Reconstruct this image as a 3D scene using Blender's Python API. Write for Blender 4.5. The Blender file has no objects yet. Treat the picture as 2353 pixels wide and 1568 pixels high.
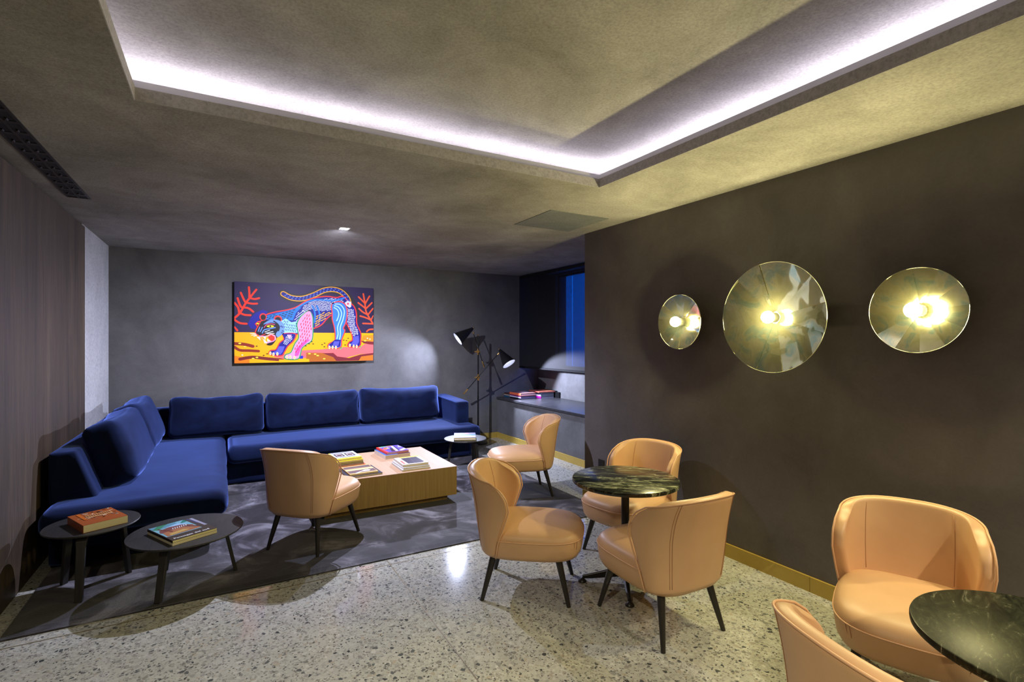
import bpy, bmesh, math, random
from mathutils import Vector, Matrix, noise
R = math.radians
random.seed(7)
SC = bpy.context.scene
COL = SC.collection

# ------------------------------------------------------------------ camera, world, colour, big lights
cam_d = bpy.data.cameras.new('camera')
cam_d.sensor_width = 36.0
cam_d.lens = 36.0 * 1177.0 / 2353.0
cam_d.clip_start = 0.02
cam = bpy.data.objects.new('camera', cam_d)
cam.location = (0, 0, 1.5)
cam.rotation_euler = (R(90), 0, -R(29.595))
COL.objects.link(cam)
SC.camera = cam

world = bpy.data.worlds.new('dusk_sky')
SC.world = world
world.use_nodes = True
_bg = world.node_tree.nodes['Background']
_bg.inputs[0].default_value = (0.004, 0.16, 1.0, 1)
_bg.inputs[1].default_value = 6.5

SC.view_settings.view_transform = 'Standard'
SC.view_settings.look = 'None'
SC.view_settings.gamma = 1.0
SC.view_settings.use_curve_mapping = False
SC.view_settings.exposure = 0.9
SC.cycles.use_denoising = True
SC.cycles.sample_clamp_indirect = 4.0
SC.cycles.max_bounces = 10
SC.cycles.diffuse_bounces = 6
SC.cycles.caustics_reflective = False
SC.cycles.caustics_refractive = False
SC.cycles.blur_glossy = 0.5

def area_light(name, loc, rot, sx, sy, power, color, spread=180):
    d = bpy.data.lights.new(name, 'AREA'); d.shape = 'RECTANGLE'
    d.size = sx; d.size_y = sy; d.energy = power; d.color = color; d.spread = R(spread)
    o = bpy.data.objects.new(name, d); o.location = loc; o.rotation_euler = rot
    COL.objects.link(o); return o

# LED strips lying on the ledge of the ceiling cove (opening x -0.327..2.23, y -2.0..2.73)
CX0, CX1, CY0, CY1 = -0.327, 2.23, -2.0, 2.73
COOL = (0.86, 0.80, 1.0)
LEDW = 3.3
area_light('led_strip_light_far', ((CX0+CX1)/2, CY1+0.37, 2.660), (R(180), 0, 0), CX1-CX0+0.75, 0.02, LEDW*3.2, COOL)
area_light('led_strip_light_right', (CX1+0.36, (CY0+CY1)/2, 2.660), (R(180), 0, 0), 0.02, CY1-CY0+0.75, LEDW*5.4, COOL)
area_light('led_strip_light_left', (CX0-0.36, (CY0+CY1)/2, 2.660), (R(180), 0, 0), 0.02, CY1-CY0+0.75, LEDW*5.4, COOL)
area_light('led_strip_light_near', ((CX0+CX1)/2, CY0-0.37, 2.660), (R(180), 0, 0), CX1-CX0+0.75, 0.02, LEDW*3.2, COOL)

# ------------------------------------------------------------------ materials
def lin(c):
    return tuple((x/255/12.92 if x/255 <= 0.04045 else ((x/255+0.055)/1.055)**2.4) for x in c) + (1,)

def new_mat(name):
    m = bpy.data.materials.new(name); m.use_nodes = True
    nt = m.node_tree
    return m, nt, nt.nodes['Principled BSDF'], nt.nodes, nt.links

def simple(name, col, rough=0.5, metal=0.0, emit=None, es=1.0, coat=0.0, sheen=0.0, spec=None):
    m, nt, b, N, L = new_mat(name)
    b.inputs['Base Color'].default_value = col if len(col) == 4 else tuple(col) + (1,)
    b.inputs['Roughness'].default_value = rough
    b.inputs['Metallic'].default_value = metal
    if emit:
        b.inputs['Emission Color'].default_value = tuple(emit[:3]) + (1,)
        b.inputs['Emission Strength'].default_value = es
    if coat: b.inputs['Coat Weight'].default_value = coat
    if sheen:
        b.inputs['Sheen Weight'].default_value = sheen
    if spec is not None: b.inputs['Specular IOR Level'].default_value = spec
    return m

def tex(N, L, scale=(1, 1, 1), rot=(0, 0, 0), coord='Object'):
    tc = N.new('ShaderNodeTexCoord'); mp = N.new('ShaderNodeMapping')
    mp.inputs['Scale'].default_value = scale; mp.inputs['Rotation'].default_value = rot
    L.new(tc.outputs[coord], mp.inputs['Vector']); return mp.outputs[0]

def noise_n(N, L, vec, scale, detail=6, rough=0.6, dist=0.0):
    n = N.new('ShaderNodeTexNoise'); n.inputs['Scale'].default_value = scale
    n.inputs['Detail'].default_value = detail; n.inputs['Roughness'].default_value = rough
    n.inputs['Distortion'].default_value = dist
    L.new(vec, n.inputs['Vector']); return n.outputs['Fac']

def ramp(N, L, fac, stops, interp='LINEAR'):
    r = N.new('ShaderNodeValToRGB'); cr = r.color_ramp; cr.interpolation = interp
    while len(cr.elements) < len(stops): cr.elements.new(0.5)
    for e, (p, c) in zip(cr.elements, stops):
        e.position = p; e.color = c if len(c) == 4 else tuple(c) + (1,)
    L.new(fac, r.inputs[0]); return r.outputs[0]

def mixc(N, L, fac, a, b, mode='MIX'):
    m = N.new('ShaderNodeMix'); m.data_type = 'RGBA'; m.blend_type = mode
    if isinstance(fac, (int, float)): m.inputs[0].default_value = fac
    else: L.new(fac, m.inputs[0])
    for i, v in ((6, a), (7, b)):
        if isinstance(v, tuple): m.inputs[i].default_value = v if len(v) == 4 else v + (1,)
        else: L.new(v, m.inputs[i])
    return m.outputs[2]

def bump(N, L, b, h, strength, dist=0.01):
    n = N.new('ShaderNodeBump'); n.inputs['Strength'].default_value = strength
    n.inputs['Distance'].default_value = dist
    L.new(h, n.inputs['Height']); L.new(n.outputs[0], b.inputs['Normal']); return n

def plaster(name, c_lo, c_hi, rough=0.75, big=1.1, bstr=0.25, fine=70, spec=0.3, fc=0.28):
    m, nt, b, N, L = new_mat(name)
    v = tex(N, L, (1, 1, 1))
    n1 = noise_n(N, L, v, big*1.15, 10, 0.66, 0.35)
    c = ramp(N, L, n1, [(0.33, c_lo), (0.68, c_hi)])
    v2 = tex(N, L, (1, 1, 1))
    n2 = noise_n(N, L, v2, fine, 4, 0.75)
    c2 = ramp(N, L, n2, [(0.32, (1-fc, 1-fc, 1-fc)), (0.6, (1.05, 1.05, 1.05))])
    c = mixc(N, L, 1.0, c, c2, 'MULTIPLY')
    L.new(c, b.inputs['Base Color'])
    b.inputs['Roughness'].default_value = rough
    b.inputs['Specular IOR Level'].default_value = spec
    bump(N, L, b, n2, bstr, 0.004)
    return m

M = {}
M['ceil'] = plaster('trowelled_ceiling_plaster', (0.205, 0.195, 0.172), (0.395, 0.38, 0.345), 0.8, 1.3, 0.4)
M['wall_r'] = plaster('dark_wall_plaster', (0.084, 0.075, 0.077), (0.138, 0.123, 0.123), 0.62, 1.7, 0.04, 60, 0.35, 0.06)
M['wall_b'] = plaster('grey_wall_plaster', (0.088, 0.086, 0.086), (0.155, 0.152, 0.150), 0.7, 1.4, 0.04, 60, 0.3, 0.06)
M['bench'] = plaster('bench_plaster', (0.10, 0.10, 0.10), (0.16, 0.16, 0.165), 0.65, 2.4, 0.05, 60, 0.3, 0.08)
M['pale'] = plaster('pale_plaster', (0.38, 0.38, 0.39), (0.50, 0.50, 0.51), 0.8, 2.0, 0.05, 40)
M['white'] = plaster('white_lip_plaster', (0.80, 0.80, 0.82), (0.88, 0.88, 0.88), 0.7, 3.0, 0.05, 60)
M['lip'] = plaster('grey_lip_plaster', (0.48, 0.46, 0.48), (0.56, 0.54, 0.56), 0.8, 3.0, 0.2, 60)
def translucent_upstand():
    # upstand made translucent so that cove glow coming through brightens its face
    m, nt, b, N, L = new_mat('white_translucent_upstand')
    b.inputs['Base Color'].default_value = (0.85, 0.85, 0.87, 1); b.inputs['Roughness'].default_value = 0.6
    t = N.new('ShaderNodeBsdfTranslucent'); t.inputs[0].default_value = (0.9, 0.9, 0.92, 1)
    mx = N.new('ShaderNodeMixShader'); mx.inputs[0].default_value = 0.6
    L.new(b.outputs[0], mx.inputs[1]); L.new(t.outputs[0], mx.inputs[2]); L.new(mx.outputs[0], N['Material Output'].inputs[0])
    return m
M['opal'] = translucent_upstand()
M['hatch'] = plaster('hatch_plaster', (0.145, 0.155, 0.15), (0.185, 0.195, 0.185), 0.7, 5, 0.2, 60)

def terrazzo():
    m, nt, b, N, L = new_mat('terrazzo')
    v = tex(N, L, (1, 1, 1))
    def vor(scale, feat='F1'):
        n = N.new('ShaderNodeTexVoronoi'); n.inputs['Scale'].default_value = scale; n.feature = feat
        L.new(v, n.inputs['Vector']); return n
    def chips(scale, lo, edge):
        a = vor(scale); d = vor(scale, 'DISTANCE_TO_EDGE')
        sep = N.new('ShaderNodeSeparateColor'); L.new(a.outputs['Color'], sep.inputs[0])
        g = N.new('ShaderNodeMath'); g.operation = 'GREATER_THAN'; L.new(sep.outputs[0], g.inputs[0]); g.inputs[1].default_value = lo
        e = N.new('ShaderNodeMath'); e.operation = 'GREATER_THAN'; L.new(d.outputs['Distance'], e.inputs[0]); e.inputs[1].default_value = edge
        mu = N.new('ShaderNodeMath'); mu.operation = 'MULTIPLY'; L.new(g.outputs[0], mu.inputs[0]); L.new(e.outputs[0], mu.inputs[1])
        return mu.outputs[0], sep.outputs[1]
    base = ramp(N, L, noise_n(N, L, v, 9, 6, 0.7), [(0.3, (0.36, 0.365, 0.325)), (0.7, (0.46, 0.465, 0.415))])
    f1, r1 = chips(95, 0.35, 0.08)
    c1 = ramp(N, L, r1, [(0.0, (0.20, 0.20, 0.185)), (0.45, (0.34, 0.34, 0.30)), (0.75, (0.48, 0.48, 0.43)), (1.0, (0.40, 0.38, 0.31))])
    c = mixc(N, L, f1, base, c1)
    f2, r2 = chips(48, 0.60, 0.10)
    c2 = ramp(N, L, r2, [(0.0, (0.52, 0.52, 0.47)), (0.45, (0.42, 0.42, 0.38)), (0.75, (0.22, 0.225, 0.21)), (1.0, (0.42, 0.38, 0.30))])
    c = mixc(N, L, f2, c, c2)
    f3, r3 = chips(52, 0.90, 0.12)
    c3 = ramp(N, L, r3, [(0.0, (0.045, 0.05, 0.055)), (0.6, (0.13, 0.14, 0.14)), (1.0, (0.24, 0.23, 0.20))])
    c = mixc(N, L, f3, c, c3)
    f4, r4 = chips(120, 0.93, 0.10)
    c4 = ramp(N, L, r4, [(0.0, (0.04, 0.045, 0.05)), (1.0, (0.16, 0.16, 0.15))])
    c = mixc(N, L, f4, c, c4)
    L.new(c, b.inputs['Base Color'])
    b.inputs['Roughness'].default_value = 0.10
    return m
M['terrazzo'] = terrazzo()

def veneer():
    m, nt, b, N, L = new_mat('dark_wood_veneer')
    v = tex(N, L, (34, 34, 1.1))
    n1 = noise_n(N, L, v, 2.0, 10, 0.85)
    v2 = tex(N, L, (3.2, 3.2, 0.25))
    n2 = noise_n(N, L, v2, 1.5, 4, 0.6)
    c = ramp(N, L, n1, [(0.3, (0.013, 0.009, 0.005)), (0.72, (0.135, 0.092, 0.058))])
    c2 = ramp(N, L, n2, [(0.3, (0.45, 0.45, 0.45)), (0.7, (1.15, 1.15, 1.15))])
    L.new(mixc(N, L, 1.0, c, c2, 'MULTIPLY'), b.inputs['Base Color'])
    b.inputs['Roughness'].default_value = 0.55
    return m
M['veneer'] = veneer()

def grain(name, lo, hi, scale, rough=0.45, ns=2.0):
    m, nt, b, N, L = new_mat(name)
    v = tex(N, L, scale)
    n1 = noise_n(N, L, v, ns, 6, 0.7)
    L.new(ramp(N, L, n1, [(0.3, lo), (0.72, hi)]), b.inputs['Base Color'])
    b.inputs['Roughness'].default_value = rough
    bump(N, L, b, n1, 0.06, 0.002)
    return m
M['oak_side'] = grain('oak_veneer_side', (0.27, 0.165, 0.045), (0.42, 0.27, 0.085), (45, 45, 1.2), 0.45)
M['oak_top'] = grain('oak_veneer_top', (0.33, 0.20, 0.115), (0.43, 0.275, 0.165), (50, 1.4, 50), 0.62)
M['black_wood'] = grain('black_stained_ash', (0.010, 0.0095, 0.009), (0.030, 0.028, 0.026), (60, 4, 4), 0.5)
M['leg_wood'] = simple('black_leg_wood', (0.018, 0.015, 0.013), 0.35)
M['brass_skirt'] = grain('brass_skirting', (0.40, 0.28, 0.045), (0.50, 0.35, 0.07), (2, 2, 2), 0.42)
M['brass'] = simple('polished_brass', (0.75, 0.47, 0.15), 0.22, 1.0)
M['strip'] = simple('brass_floor_strip', (0.16, 0.12, 0.05), 0.5, 0.4)
M['pale_rim'] = simple('pale_glass_rim', (0.62, 0.60, 0.42), 0.2, 0.6)
M['socket'] = simple('lamp_socket', (0.42, 0.42, 0.34), 0.3, 0.8)
M['black_metal'] = simple('black_metal', (0.012, 0.012, 0.013), 0.32, 0.3)
M['black_plastic'] = simple('black_plastic', (0.012, 0.012, 0.012), 0.4)
M['stone_ledge'] = grain('dark_stone_ledge', (0.028, 0.028, 0.031), (0.06, 0.06, 0.065), (3, 12, 3), 0.33)
M['lamp_in'] = simple('lamp_inside_white', (0.85, 0.85, 0.88), 0.4)
M['bulb_cool'] = simple('cool_bulb', (1, 1, 1), 0.3, 0, (0.70, 0.76, 1.0), 7)
M['bulb_warm'] = simple('warm_bulb', (1, 1, 1), 0.3, 0, (1.0, 0.88, 0.43), 390)
M['dl_emit'] = simple('downlight_diffuser', (1, 1, 1), 0.3, 0, (0.85, 0.88, 1.0), 12)
M['matt_black'] = simple('matt_black', (0.010, 0.010, 0.011), 0.75, spec=0.1)
M['dark_slot'] = simple('dark_slot_inside', (0.006, 0.006, 0.006), 0.6)
M['bronze'] = simple('bronze_grille', (0.035, 0.030, 0.028), 0.4, 0.6)

def leather():
    m, nt, b, N, L = new_mat('peach_leather')
    v = tex(N, L, (1, 1, 1))
    n1 = noise_n(N, L, v, 4, 3, 0.5)
    c = ramp(N, L, n1, [(0.3, (0.56, 0.338, 0.182)), (0.7, (0.62, 0.378, 0.208))])
    L.new(c, b.inputs['Base Color'])
    b.inputs['Roughness'].default_value = 0.42
    b.inputs['Specular IOR Level'].default_value = 0.4
    vo = N.new('ShaderNodeTexVoronoi'); vo.inputs['Scale'].default_value = 420
    L.new(v, vo.inputs['Vector'])
    bump(N, L, b, vo.outputs['Distance'], 0.10, 0.001)
    return m
M['leather'] = leather()
M['stitch'] = simple('leather_seam', (0.36, 0.17, 0.08), 0.6)
M['piping'] = simple('leather_piping', (0.66, 0.39, 0.22), 0.38)

def velvet(name, lo, hi):
    m, nt, b, N, L = new_mat(name)
    v = tex(N, L, (1, 2.2, 1.6))
    n1 = noise_n(N, L, v, 3.0, 6, 0.62, 0.6)
    L.new(ramp(N, L, n1, [(0.3, lo), (0.72, hi)]), b.inputs['Base Color'])
    b.inputs['Roughness'].default_value = 0.85
    b.inputs['Specular IOR Level'].default_value = 0.1
    b.inputs['Sheen Weight'].default_value = 0.6
    b.inputs['Sheen Roughness'].default_value = 0.45
    b.inputs['Sheen Tint'].default_value = (0.20, 0.32, 0.95, 1)
    n2 = noise_n(N, L, v, 160, 2, 0.5)
    bump(N, L, b, n2, 0.15, 0.002)
    return m
M['velvet'] = velvet('blue_velvet', (0.0013, 0.0028, 0.013), (0.005, 0.012, 0.048))

def rugmat():
    m, nt, b, N, L = new_mat('charcoal_rug')
    v = tex(N, L, (1, 1, 1))
    n1 = noise_n(N, L, v, 2.6, 8, 0.62, 1.2)
    c1 = ramp(N, L, n1, [(0.36, (0.013, 0.012, 0.015)), (0.48, (0.024, 0.022, 0.028)), (0.55, (0.060, 0.056, 0.068)), (0.64, (0.17, 0.165, 0.19))])
    n2 = noise_n(N, L, v, 170, 3, 0.7)
    c2 = ramp(N, L, n2, [(0.3, (0.62, 0.62, 0.62)), (0.7, (1.25, 1.25, 1.25))])
    L.new(mixc(N, L, 1.0, c1, c2, 'MULTIPLY'), b.inputs['Base Color'])
    b.inputs['Roughness'].default_value = 0.7
    b.inputs['Specular IOR Level'].default_value = 0.25
    b.inputs['Sheen Weight'].default_value = 0.2
    b.inputs['Sheen Roughness'].default_value = 0.4
    bump(N, L, b, n2, 0.5, 0.006)
    return m
M['rug'] = rugmat()

def marble():
    m, nt, b, N, L = new_mat('black_marble')
    v = tex(N, L, (1.0, 4.6, 1.0), (0, 0, R(-28)))
    n1 = noise_n(N, L, v, 6.0, 14, 0.78, 1.3)
    n2 = noise_n(N, L, v, 1.7, 4, 0.6, 0.4)
    mx = N.new('ShaderNodeMath'); mx.operation = 'MULTIPLY_ADD'; L.new(n1, mx.inputs[0]); mx.inputs[1].default_value = 0.8
    ml = N.new('ShaderNodeMath'); ml.operation = 'MULTIPLY'; L.new(n2, ml.inputs[0]); ml.inputs[1].default_value = 0.25
    L.new(ml.outputs[0], mx.inputs[2])
    c = ramp(N, L, mx.outputs[0], [(0.46, (0.006, 0.007, 0.006)), (0.52, (0.022, 0.026, 0.018)), (0.56, (0.13, 0.14, 0.08)), (0.63, (0.55, 0.55, 0.40))])
    L.new(c, b.inputs['Base Color'])
    b.inputs['Roughness'].default_value = 0.2
    return m
M['marble'] = marble()
def marble2():
    m, nt, b, N, L = new_mat('speckled_black_marble')
    v = tex(N, L, (1.0, 3.0, 1.0), (0, 0, R(-40)))
    n1 = noise_n(N, L, v, 7.0, 14, 0.80, 2.0)
    c = ramp(N, L, n1, [(0.42, (0.006, 0.007, 0.005)), (0.56, (0.028, 0.030, 0.018)), (0.61, (0.09, 0.09, 0.06)), (0.67, (0.45, 0.43, 0.35))])
    L.new(c, b.inputs['Base Color'])
    b.inputs['Roughness'].default_value = 0.36
    b.inputs['IOR'].default_value = 1.18
    return m
M['marble2'] = marble2()

def dichroic(name, seed, wob, rough, met):
    m, nt, b, N, L = new_mat(name)
    v = tex(N, L, (1, 1, 1))
    n1 = noise_n(N, L, v, 7 + seed, 5, 0.6, 1.0)
    c = ramp(N, L, n1, [(0.25, (0.66, 0.66, 0.32)), (0.5, (0.84, 0.80, 0.48)), (0.62, (0.50, 0.66, 0.50)), (0.75, (0.88, 0.72, 0.36))])
    L.new(c, b.inputs['Base Color'])
    b.inputs['Metallic'].default_value = met
    b.inputs['Roughness'].default_value = rough
    n2 = noise_n(N, L, v, 6, 1, 0.4, 0.3)
    bump(N, L, b, n2, wob, 0.05)
    return m
M['dich1'] = dichroic('mirrored_glass_small', 2, 0.10, 0.07, 0.990)
M['dich2'] = dichroic('mirrored_glass_large', 0, 0.22, 0.05, 0.968)
M['dich3'] = dichroic('mirrored_glass_right', 5, 0.03, 0.10, 0.990)

def blind_mat():
    m, nt, b, N, L = new_mat('dark_roller_blind_fabric')
    out = N['Material Output']
    b.inputs['Base Color'].default_value = (0.012, 0.012, 0.014, 1)
    b.inputs['Roughness'].default_value = 0.8
    t = N.new('ShaderNodeBsdfTransparent'); t.inputs[0].default_value = (0.8, 0.8, 0.8, 1)
    mx = N.new('ShaderNodeMixShader'); mx.inputs[0].default_value = 0.26
    L.new(b.outputs[0], mx.inputs[1]); L.new(t.outputs[0], mx.inputs[2]); L.new(mx.outputs[0], out.inputs[0])
    return m
M['blind'] = blind_mat()
def glass_mat():
    m, nt, b, N, L = new_mat('window_glass')
    out = N['Material Output']
    t = N.new('ShaderNodeBsdfTransparent'); t.inputs[0].default_value = (0.55, 0.6, 0.65, 1)
    g = N.new('ShaderNodeBsdfGlossy'); g.inputs['Roughness'].default_value = 0.02
    mx = N.new('ShaderNodeMixShader'); mx.inputs[0].default_value = 0.06
    L.new(t.outputs[0], mx.inputs[1]); L.new(g.outputs[0], mx.inputs[2]); L.new(mx.outputs[0], out.inputs[0])
    return m
M['glass'] = glass_mat()

_pm = {}
def paint(c, rough=0.55):
    k = (tuple(c), rough)
    if k not in _pm: _pm[k] = simple('paint_%d_%d_%d' % tuple(c), lin(c), rough, spec=0.25)
    return _pm[k]

# ------------------------------------------------------------------ mesh helpers
def link(name, verts, faces, mats, parent=None, smooth=False, midx=None):
    me = bpy.data.meshes.new(name)
    me.from_pydata([tuple(v) for v in verts], [], faces)
    if not isinstance(mats, (list, tuple)): mats = [mats]
    for m in mats: me.materials.append(m)
    if midx:
        for p, i in zip(me.polygons, midx): p.material_index = i
    if smooth:
        for p in me.polygons: p.use_smooth = True
    me.update()
    o = bpy.data.objects.new(name, me)
    if parent: o.parent = parent
    COL.objects.link(o); return o

class MB:
    """collects shapes that make ONE mesh (one part)"""
    def __init__(s): s.v = []; s.f = []; s.m = []
    def add(s, v, f, mi=0):
        k = len(s.v); s.v += [Vector(p) for p in v]; s.f += [tuple(i+k for i in q) for q in f]; s.m += [mi]*len(f); return s
    def box(s, x0, x1, y0, y1, z0, z1, mi=0):
        v = [(x, y, z) for z in (z0, z1) for y in (y0, y1) for x in (x0, x1)]
        return s.add(v, [(0, 2, 3, 1), (4, 5, 7, 6), (0, 1, 5, 4), (2, 6, 7, 3), (0, 4, 6, 2), (1, 3, 7, 5)], mi)
    def cyl(s, p0, p1, r0, r1, n=20, mi=0, caps=True):
        p0, p1 = Vector(p0), Vector(p1); d = (p1-p0).normalized()
        a = d.orthogonal().normalized(); b = d.cross(a)
        v = [p + (a*math.cos(t)+b*math.sin(t))*r for p, r in ((p0, r0), (p1, r1)) for t in [2*math.pi*i/n for i in range(n)]]
        f = [(i, (i+1) % n, n+(i+1) % n, n+i) for i in range(n)]
        if caps: f += [tuple(range(n-1, -1, -1)), tuple(range(n, 2*n))]
        return s.add(v, f, mi)
    def rings(s, rr, mi=0, cap0=True, cap1=True):
        n = len(rr[0]); v = [p for r in rr for p in r]; f = []
        for j in range(len(rr)-1):
            f += [(j*n+i, j*n+(i+1) % n, (j+1)*n+(i+1) % n, (j+1)*n+i) for i in range(n)]
        if cap0: f.append(tuple(range(n-1, -1, -1)))
        if cap1: f.append(tuple((len(rr)-1)*n+i for i in range(n)))
        return s.add(v, f, mi)
    def tube(s, pts, r, n=8, mi=0, closed=False):
        pts = [Vector(p) for p in pts]; N = len(pts); rr = []; up = None
        for i, p in enumerate(pts):
            q0 = pts[(i-1) % N] if (closed or i > 0) else p; q1 = pts[(i+1) % N] if (closed or i < N-1) else p
            t = (q1-q0).normalized()
            if up is None: up = t.orthogonal().normalized()
            up = (up - t*up.dot(t)).normalized(); b = t.cross(up)
            ri = r[i] if isinstance(r, (list, tuple)) else r
            rr.append([p+(up*math.cos(2*math.pi*k/n)+b*math.sin(2*math.pi*k/n))*ri for k in range(n)])
        if closed: rr.append(rr[0])
        return s.rings(rr, mi, not closed, not closed)
    def lathe(s, prof, n=48, mi=0, org=(0, 0, 0)):
        o = Vector(org); v = []; f = []
        for r, z in prof: v += [o+Vector((r*math.cos(2*math.pi*i/n), r*math.sin(2*math.pi*i/n), z)) for i in range(n)]
        for j in range(len(prof)-1):
            f += [(j*n+i, j*n+(i+1) % n, (j+1)*n+(i+1) % n, (j+1)*n+i) for i in range(n)]
        return s.add(v, f, mi)
    def sphere(s, c, r, n=24, mi=0, sc=(1, 1, 1)):
        prof = [(max(r*math.sin(math.pi*j/(n//2)), 1e-4), -r*math.cos(math.pi*j/(n//2))) for j in range(n//2+1)]
        k = len(s.v); s.lathe(prof, n, mi)
        for i in range(k, len(s.v)): s.v[i] = Vector(c)+Vector([s.v[i][a]*sc[a] for a in range(3)])
        return s
    def xf(s, mat, start=0):
        for i in range(start, len(s.v)): s.v[i] = mat @ s.v[i]
        return s
    def build(s, name, mats, parent=None, smooth=False, bevel=0.0, subsurf=0, autosmooth=None):
        o = link(name, s.v, s.f, mats, parent, smooth, s.m)
        if bevel:
            b = o.modifiers.new('bevel', 'BEVEL'); b.width = bevel; b.segments = 2; b.limit_method = 'ANGLE'; b.angle_limit = R(40)
        if subsurf:
            b = o.modifiers.new('subsurf', 'SUBSURF'); b.levels = b.render_levels = subsurf
        if autosmooth:
            bm = bmesh.new(); bm.from_mesh(o.data)
            for e in bm.edges:
                if len(e.link_faces) == 2 and e.calc_face_angle(0) > R(autosmooth): e.smooth = False
            bm.to_mesh(o.data); bm.free()
        return o

def soft_box(sx, sy, sz, r, puff=0.0, puff_axis=2, wr=0.0, wscale=5.0, seed=0, n=(14, 14, 8), taper=None):
    """upholstered block centred at the origin: returns an MB"""
    bm = bmesh.new()
    H = (sx/2, sy/2, sz/2); vs = {}
    def g(i, j, k):
        key = (i, j, k)
        if key not in vs:
            p = [(2*c/m-1) for c, m in zip(key, n)]
            # crowd the grid towards the edges
            p = [math.copysign(1-(1-abs(t))**1.5, t) if abs(t) < 1 else t for t in p]
            vs[key] = (bm.verts.new((p[0]*H[0], p[1]*H[1], p[2]*H[2])), p)
        return vs[key][0]
    for ax in range(3):
        a, b = [q for q in range(3) if q != ax]
        for side in (0, n[ax]):
            for i in range(n[a]):
                for j in range(n[b]):
                    q = []
                    for (di, dj) in ((0, 0), (1, 0), (1, 1), (0, 1)):
                        key = [0, 0, 0]; key[ax] = side; key[a] = i+di; key[b] = j+dj; q.append(g(*key))
                    try: bm.faces.new(q)
                    except ValueError: pass
    bmesh.ops.recalc_face_normals(bm, faces=bm.faces[:])
    for v, p in vs.values():
        c = Vector([max(-h+r, min(h-r, x)) for x, h in zip(v.co, H)])
        d = v.co-c
        if d.length > 1e-9:
            v.co = c+d.normalized()*r if d.length > r*0.0 else v.co
        o = [q for q in range(3) if q != puff_axis]
        w = max(0, 1-p[o[0]]**2)*max(0, 1-p[o[1]]**2)
        v.co[puff_axis] += puff*w*(1 if p[puff_axis] > 0 else -1)*min(1, abs(p[puff_axis])*1.2)
    bm.normal_update()
    if wr:
        for v in bm.verts:
            q = v.co*wscale+Vector((seed*7.3, seed*3.1, seed))
            v.co += v.normal*wr*(noise.noise(q)+0.5*noise.noise(q*2.3))
    if taper:
        for v in bm.verts: v.co = taper(v.co)
    bm.verts.index_update()
    mb = MB(); mb.add([v.co.copy() for v in bm.verts], [tuple(v.index for v in f.verts) for f in bm.faces]); bm.free()
    return mb

def tag(o, label=None, cat=None, group=None, kind=None):
    if label: o['label'] = label
    if cat: o['category'] = cat
    if group: o['group'] = group
    if kind: o['kind'] = kind
    return o
def thing(name, label, cat, loc=(0, 0, 0), rz=0.0, group=None):
    o = bpy.data.objects.new(name, None); o.empty_display_size = 0.1
    o.location = loc; o.rotation_euler = (0, 0, rz); COL.objects.link(o)
    return tag(o, label, cat, group)
def struct(name, mb, mat, label=None, **k):
    o = mb.build(name, mat, **k); o['kind'] = 'structure'
    if label: o['label'] = label
    return o
def dup(root, loc, rz, label, group=None):
    r = root.copy(); COL.objects.link(r); r.location = loc; r.rotation_euler = (0, 0, rz); r['label'] = label
    if group: r['group'] = group
    for ch in list(root.children):
        c = ch.copy(); COL.objects.link(c); c.parent = r
        for g_ in ch.children:
            d = g_.copy(); COL.objects.link(d); d.parent = c
    return r

# ------------------------------------------------------------------ the room
CEIL = 2.54; XL, XR, XW, YB, YN = -1.05, 3.07, 4.5, 7.05, -2.6
struct('floor', MB().box(XL-0.2, XW+0.2, YN-0.2, YB+0.2, -0.1, 0.0), M['terrazzo'], 'speckled terrazzo floor with thin brass joints')
for i, b in enumerate([(XL, 3.08, 3.388, 3.393), (0.983, 0.988, YN, 3.475), (3.19, 3.195, 5.9, 7.0)]):
    struct('trim_%d' % (i+1), MB().box(*b, -0.001, 0.0012), M['strip'])
# lower ceiling with the cove opening, and the recessed upper ceiling
cl = MB()
X0, X1, Y0, Y1 = XL-0.2, XW+0.2, YN-0.2, YB+0.2
for b in [(X0, CX0, Y0, Y1), (CX1, X1, Y0, Y1), (CX0, CX1, CY1, Y1), (CX0, CX1, Y0, CY0)]:
    cl.box(*b, CEIL, CEIL+0.055)
RX0, RX1, RY0, RY1 = CX0-0.5, CX1+0.5, CY0-0.5, CY1+0.5
ZU = 2.83
cl.box(RX0-0.05, RX1+0.05, RY0-0.05, RY1+0.05, ZU, ZU+0.06)
for b in [(RX0-0.05, RX0, RY0, RY1), (RX1, RX1+0.05, RY0, RY1), (RX0, RX1, RY1, RY1+0.05), (RX0, RX1, RY0-0.05, RY0)]:
    cl.box(*b, CEIL+0.05, ZU)
struct('ceiling', cl, M['ceil'], 'grey trowelled plaster ceiling with a recessed lit cove')
lp = MB(); t = 0.003
for b in [(CX0-0.003, CX0+t, CY0, CY1), (CX1-t, CX1+0.003, CY0, CY1), (CX0, CX1, CY1-t, CY1+0.003), (CX0, CX1, CY0-0.003, CY0+t)]:
    lp.box(*b, CEIL+0.0005, CEIL+0.058)
struct('trim_4', lp, M['lip'], 'grey plaster lip around the cove opening')
up = MB(); s = 0.014
for b in [(CX0-0.018, CX0-s, CY0-0.018, CY1+0.018), (CX1+s, CX1+0.018, CY0-0.018, CY1+0.018), (CX0-s, CX1+s, CY1+s, CY1+0.018), (CX0-s, CX1+s, CY0-0.018, CY0-s)]:
    up.box(*b, CEIL+0.055, CEIL+0.094)
struct('trim_5', up, M['opal'], 'white upstand hiding the strip light in the cove')

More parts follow.
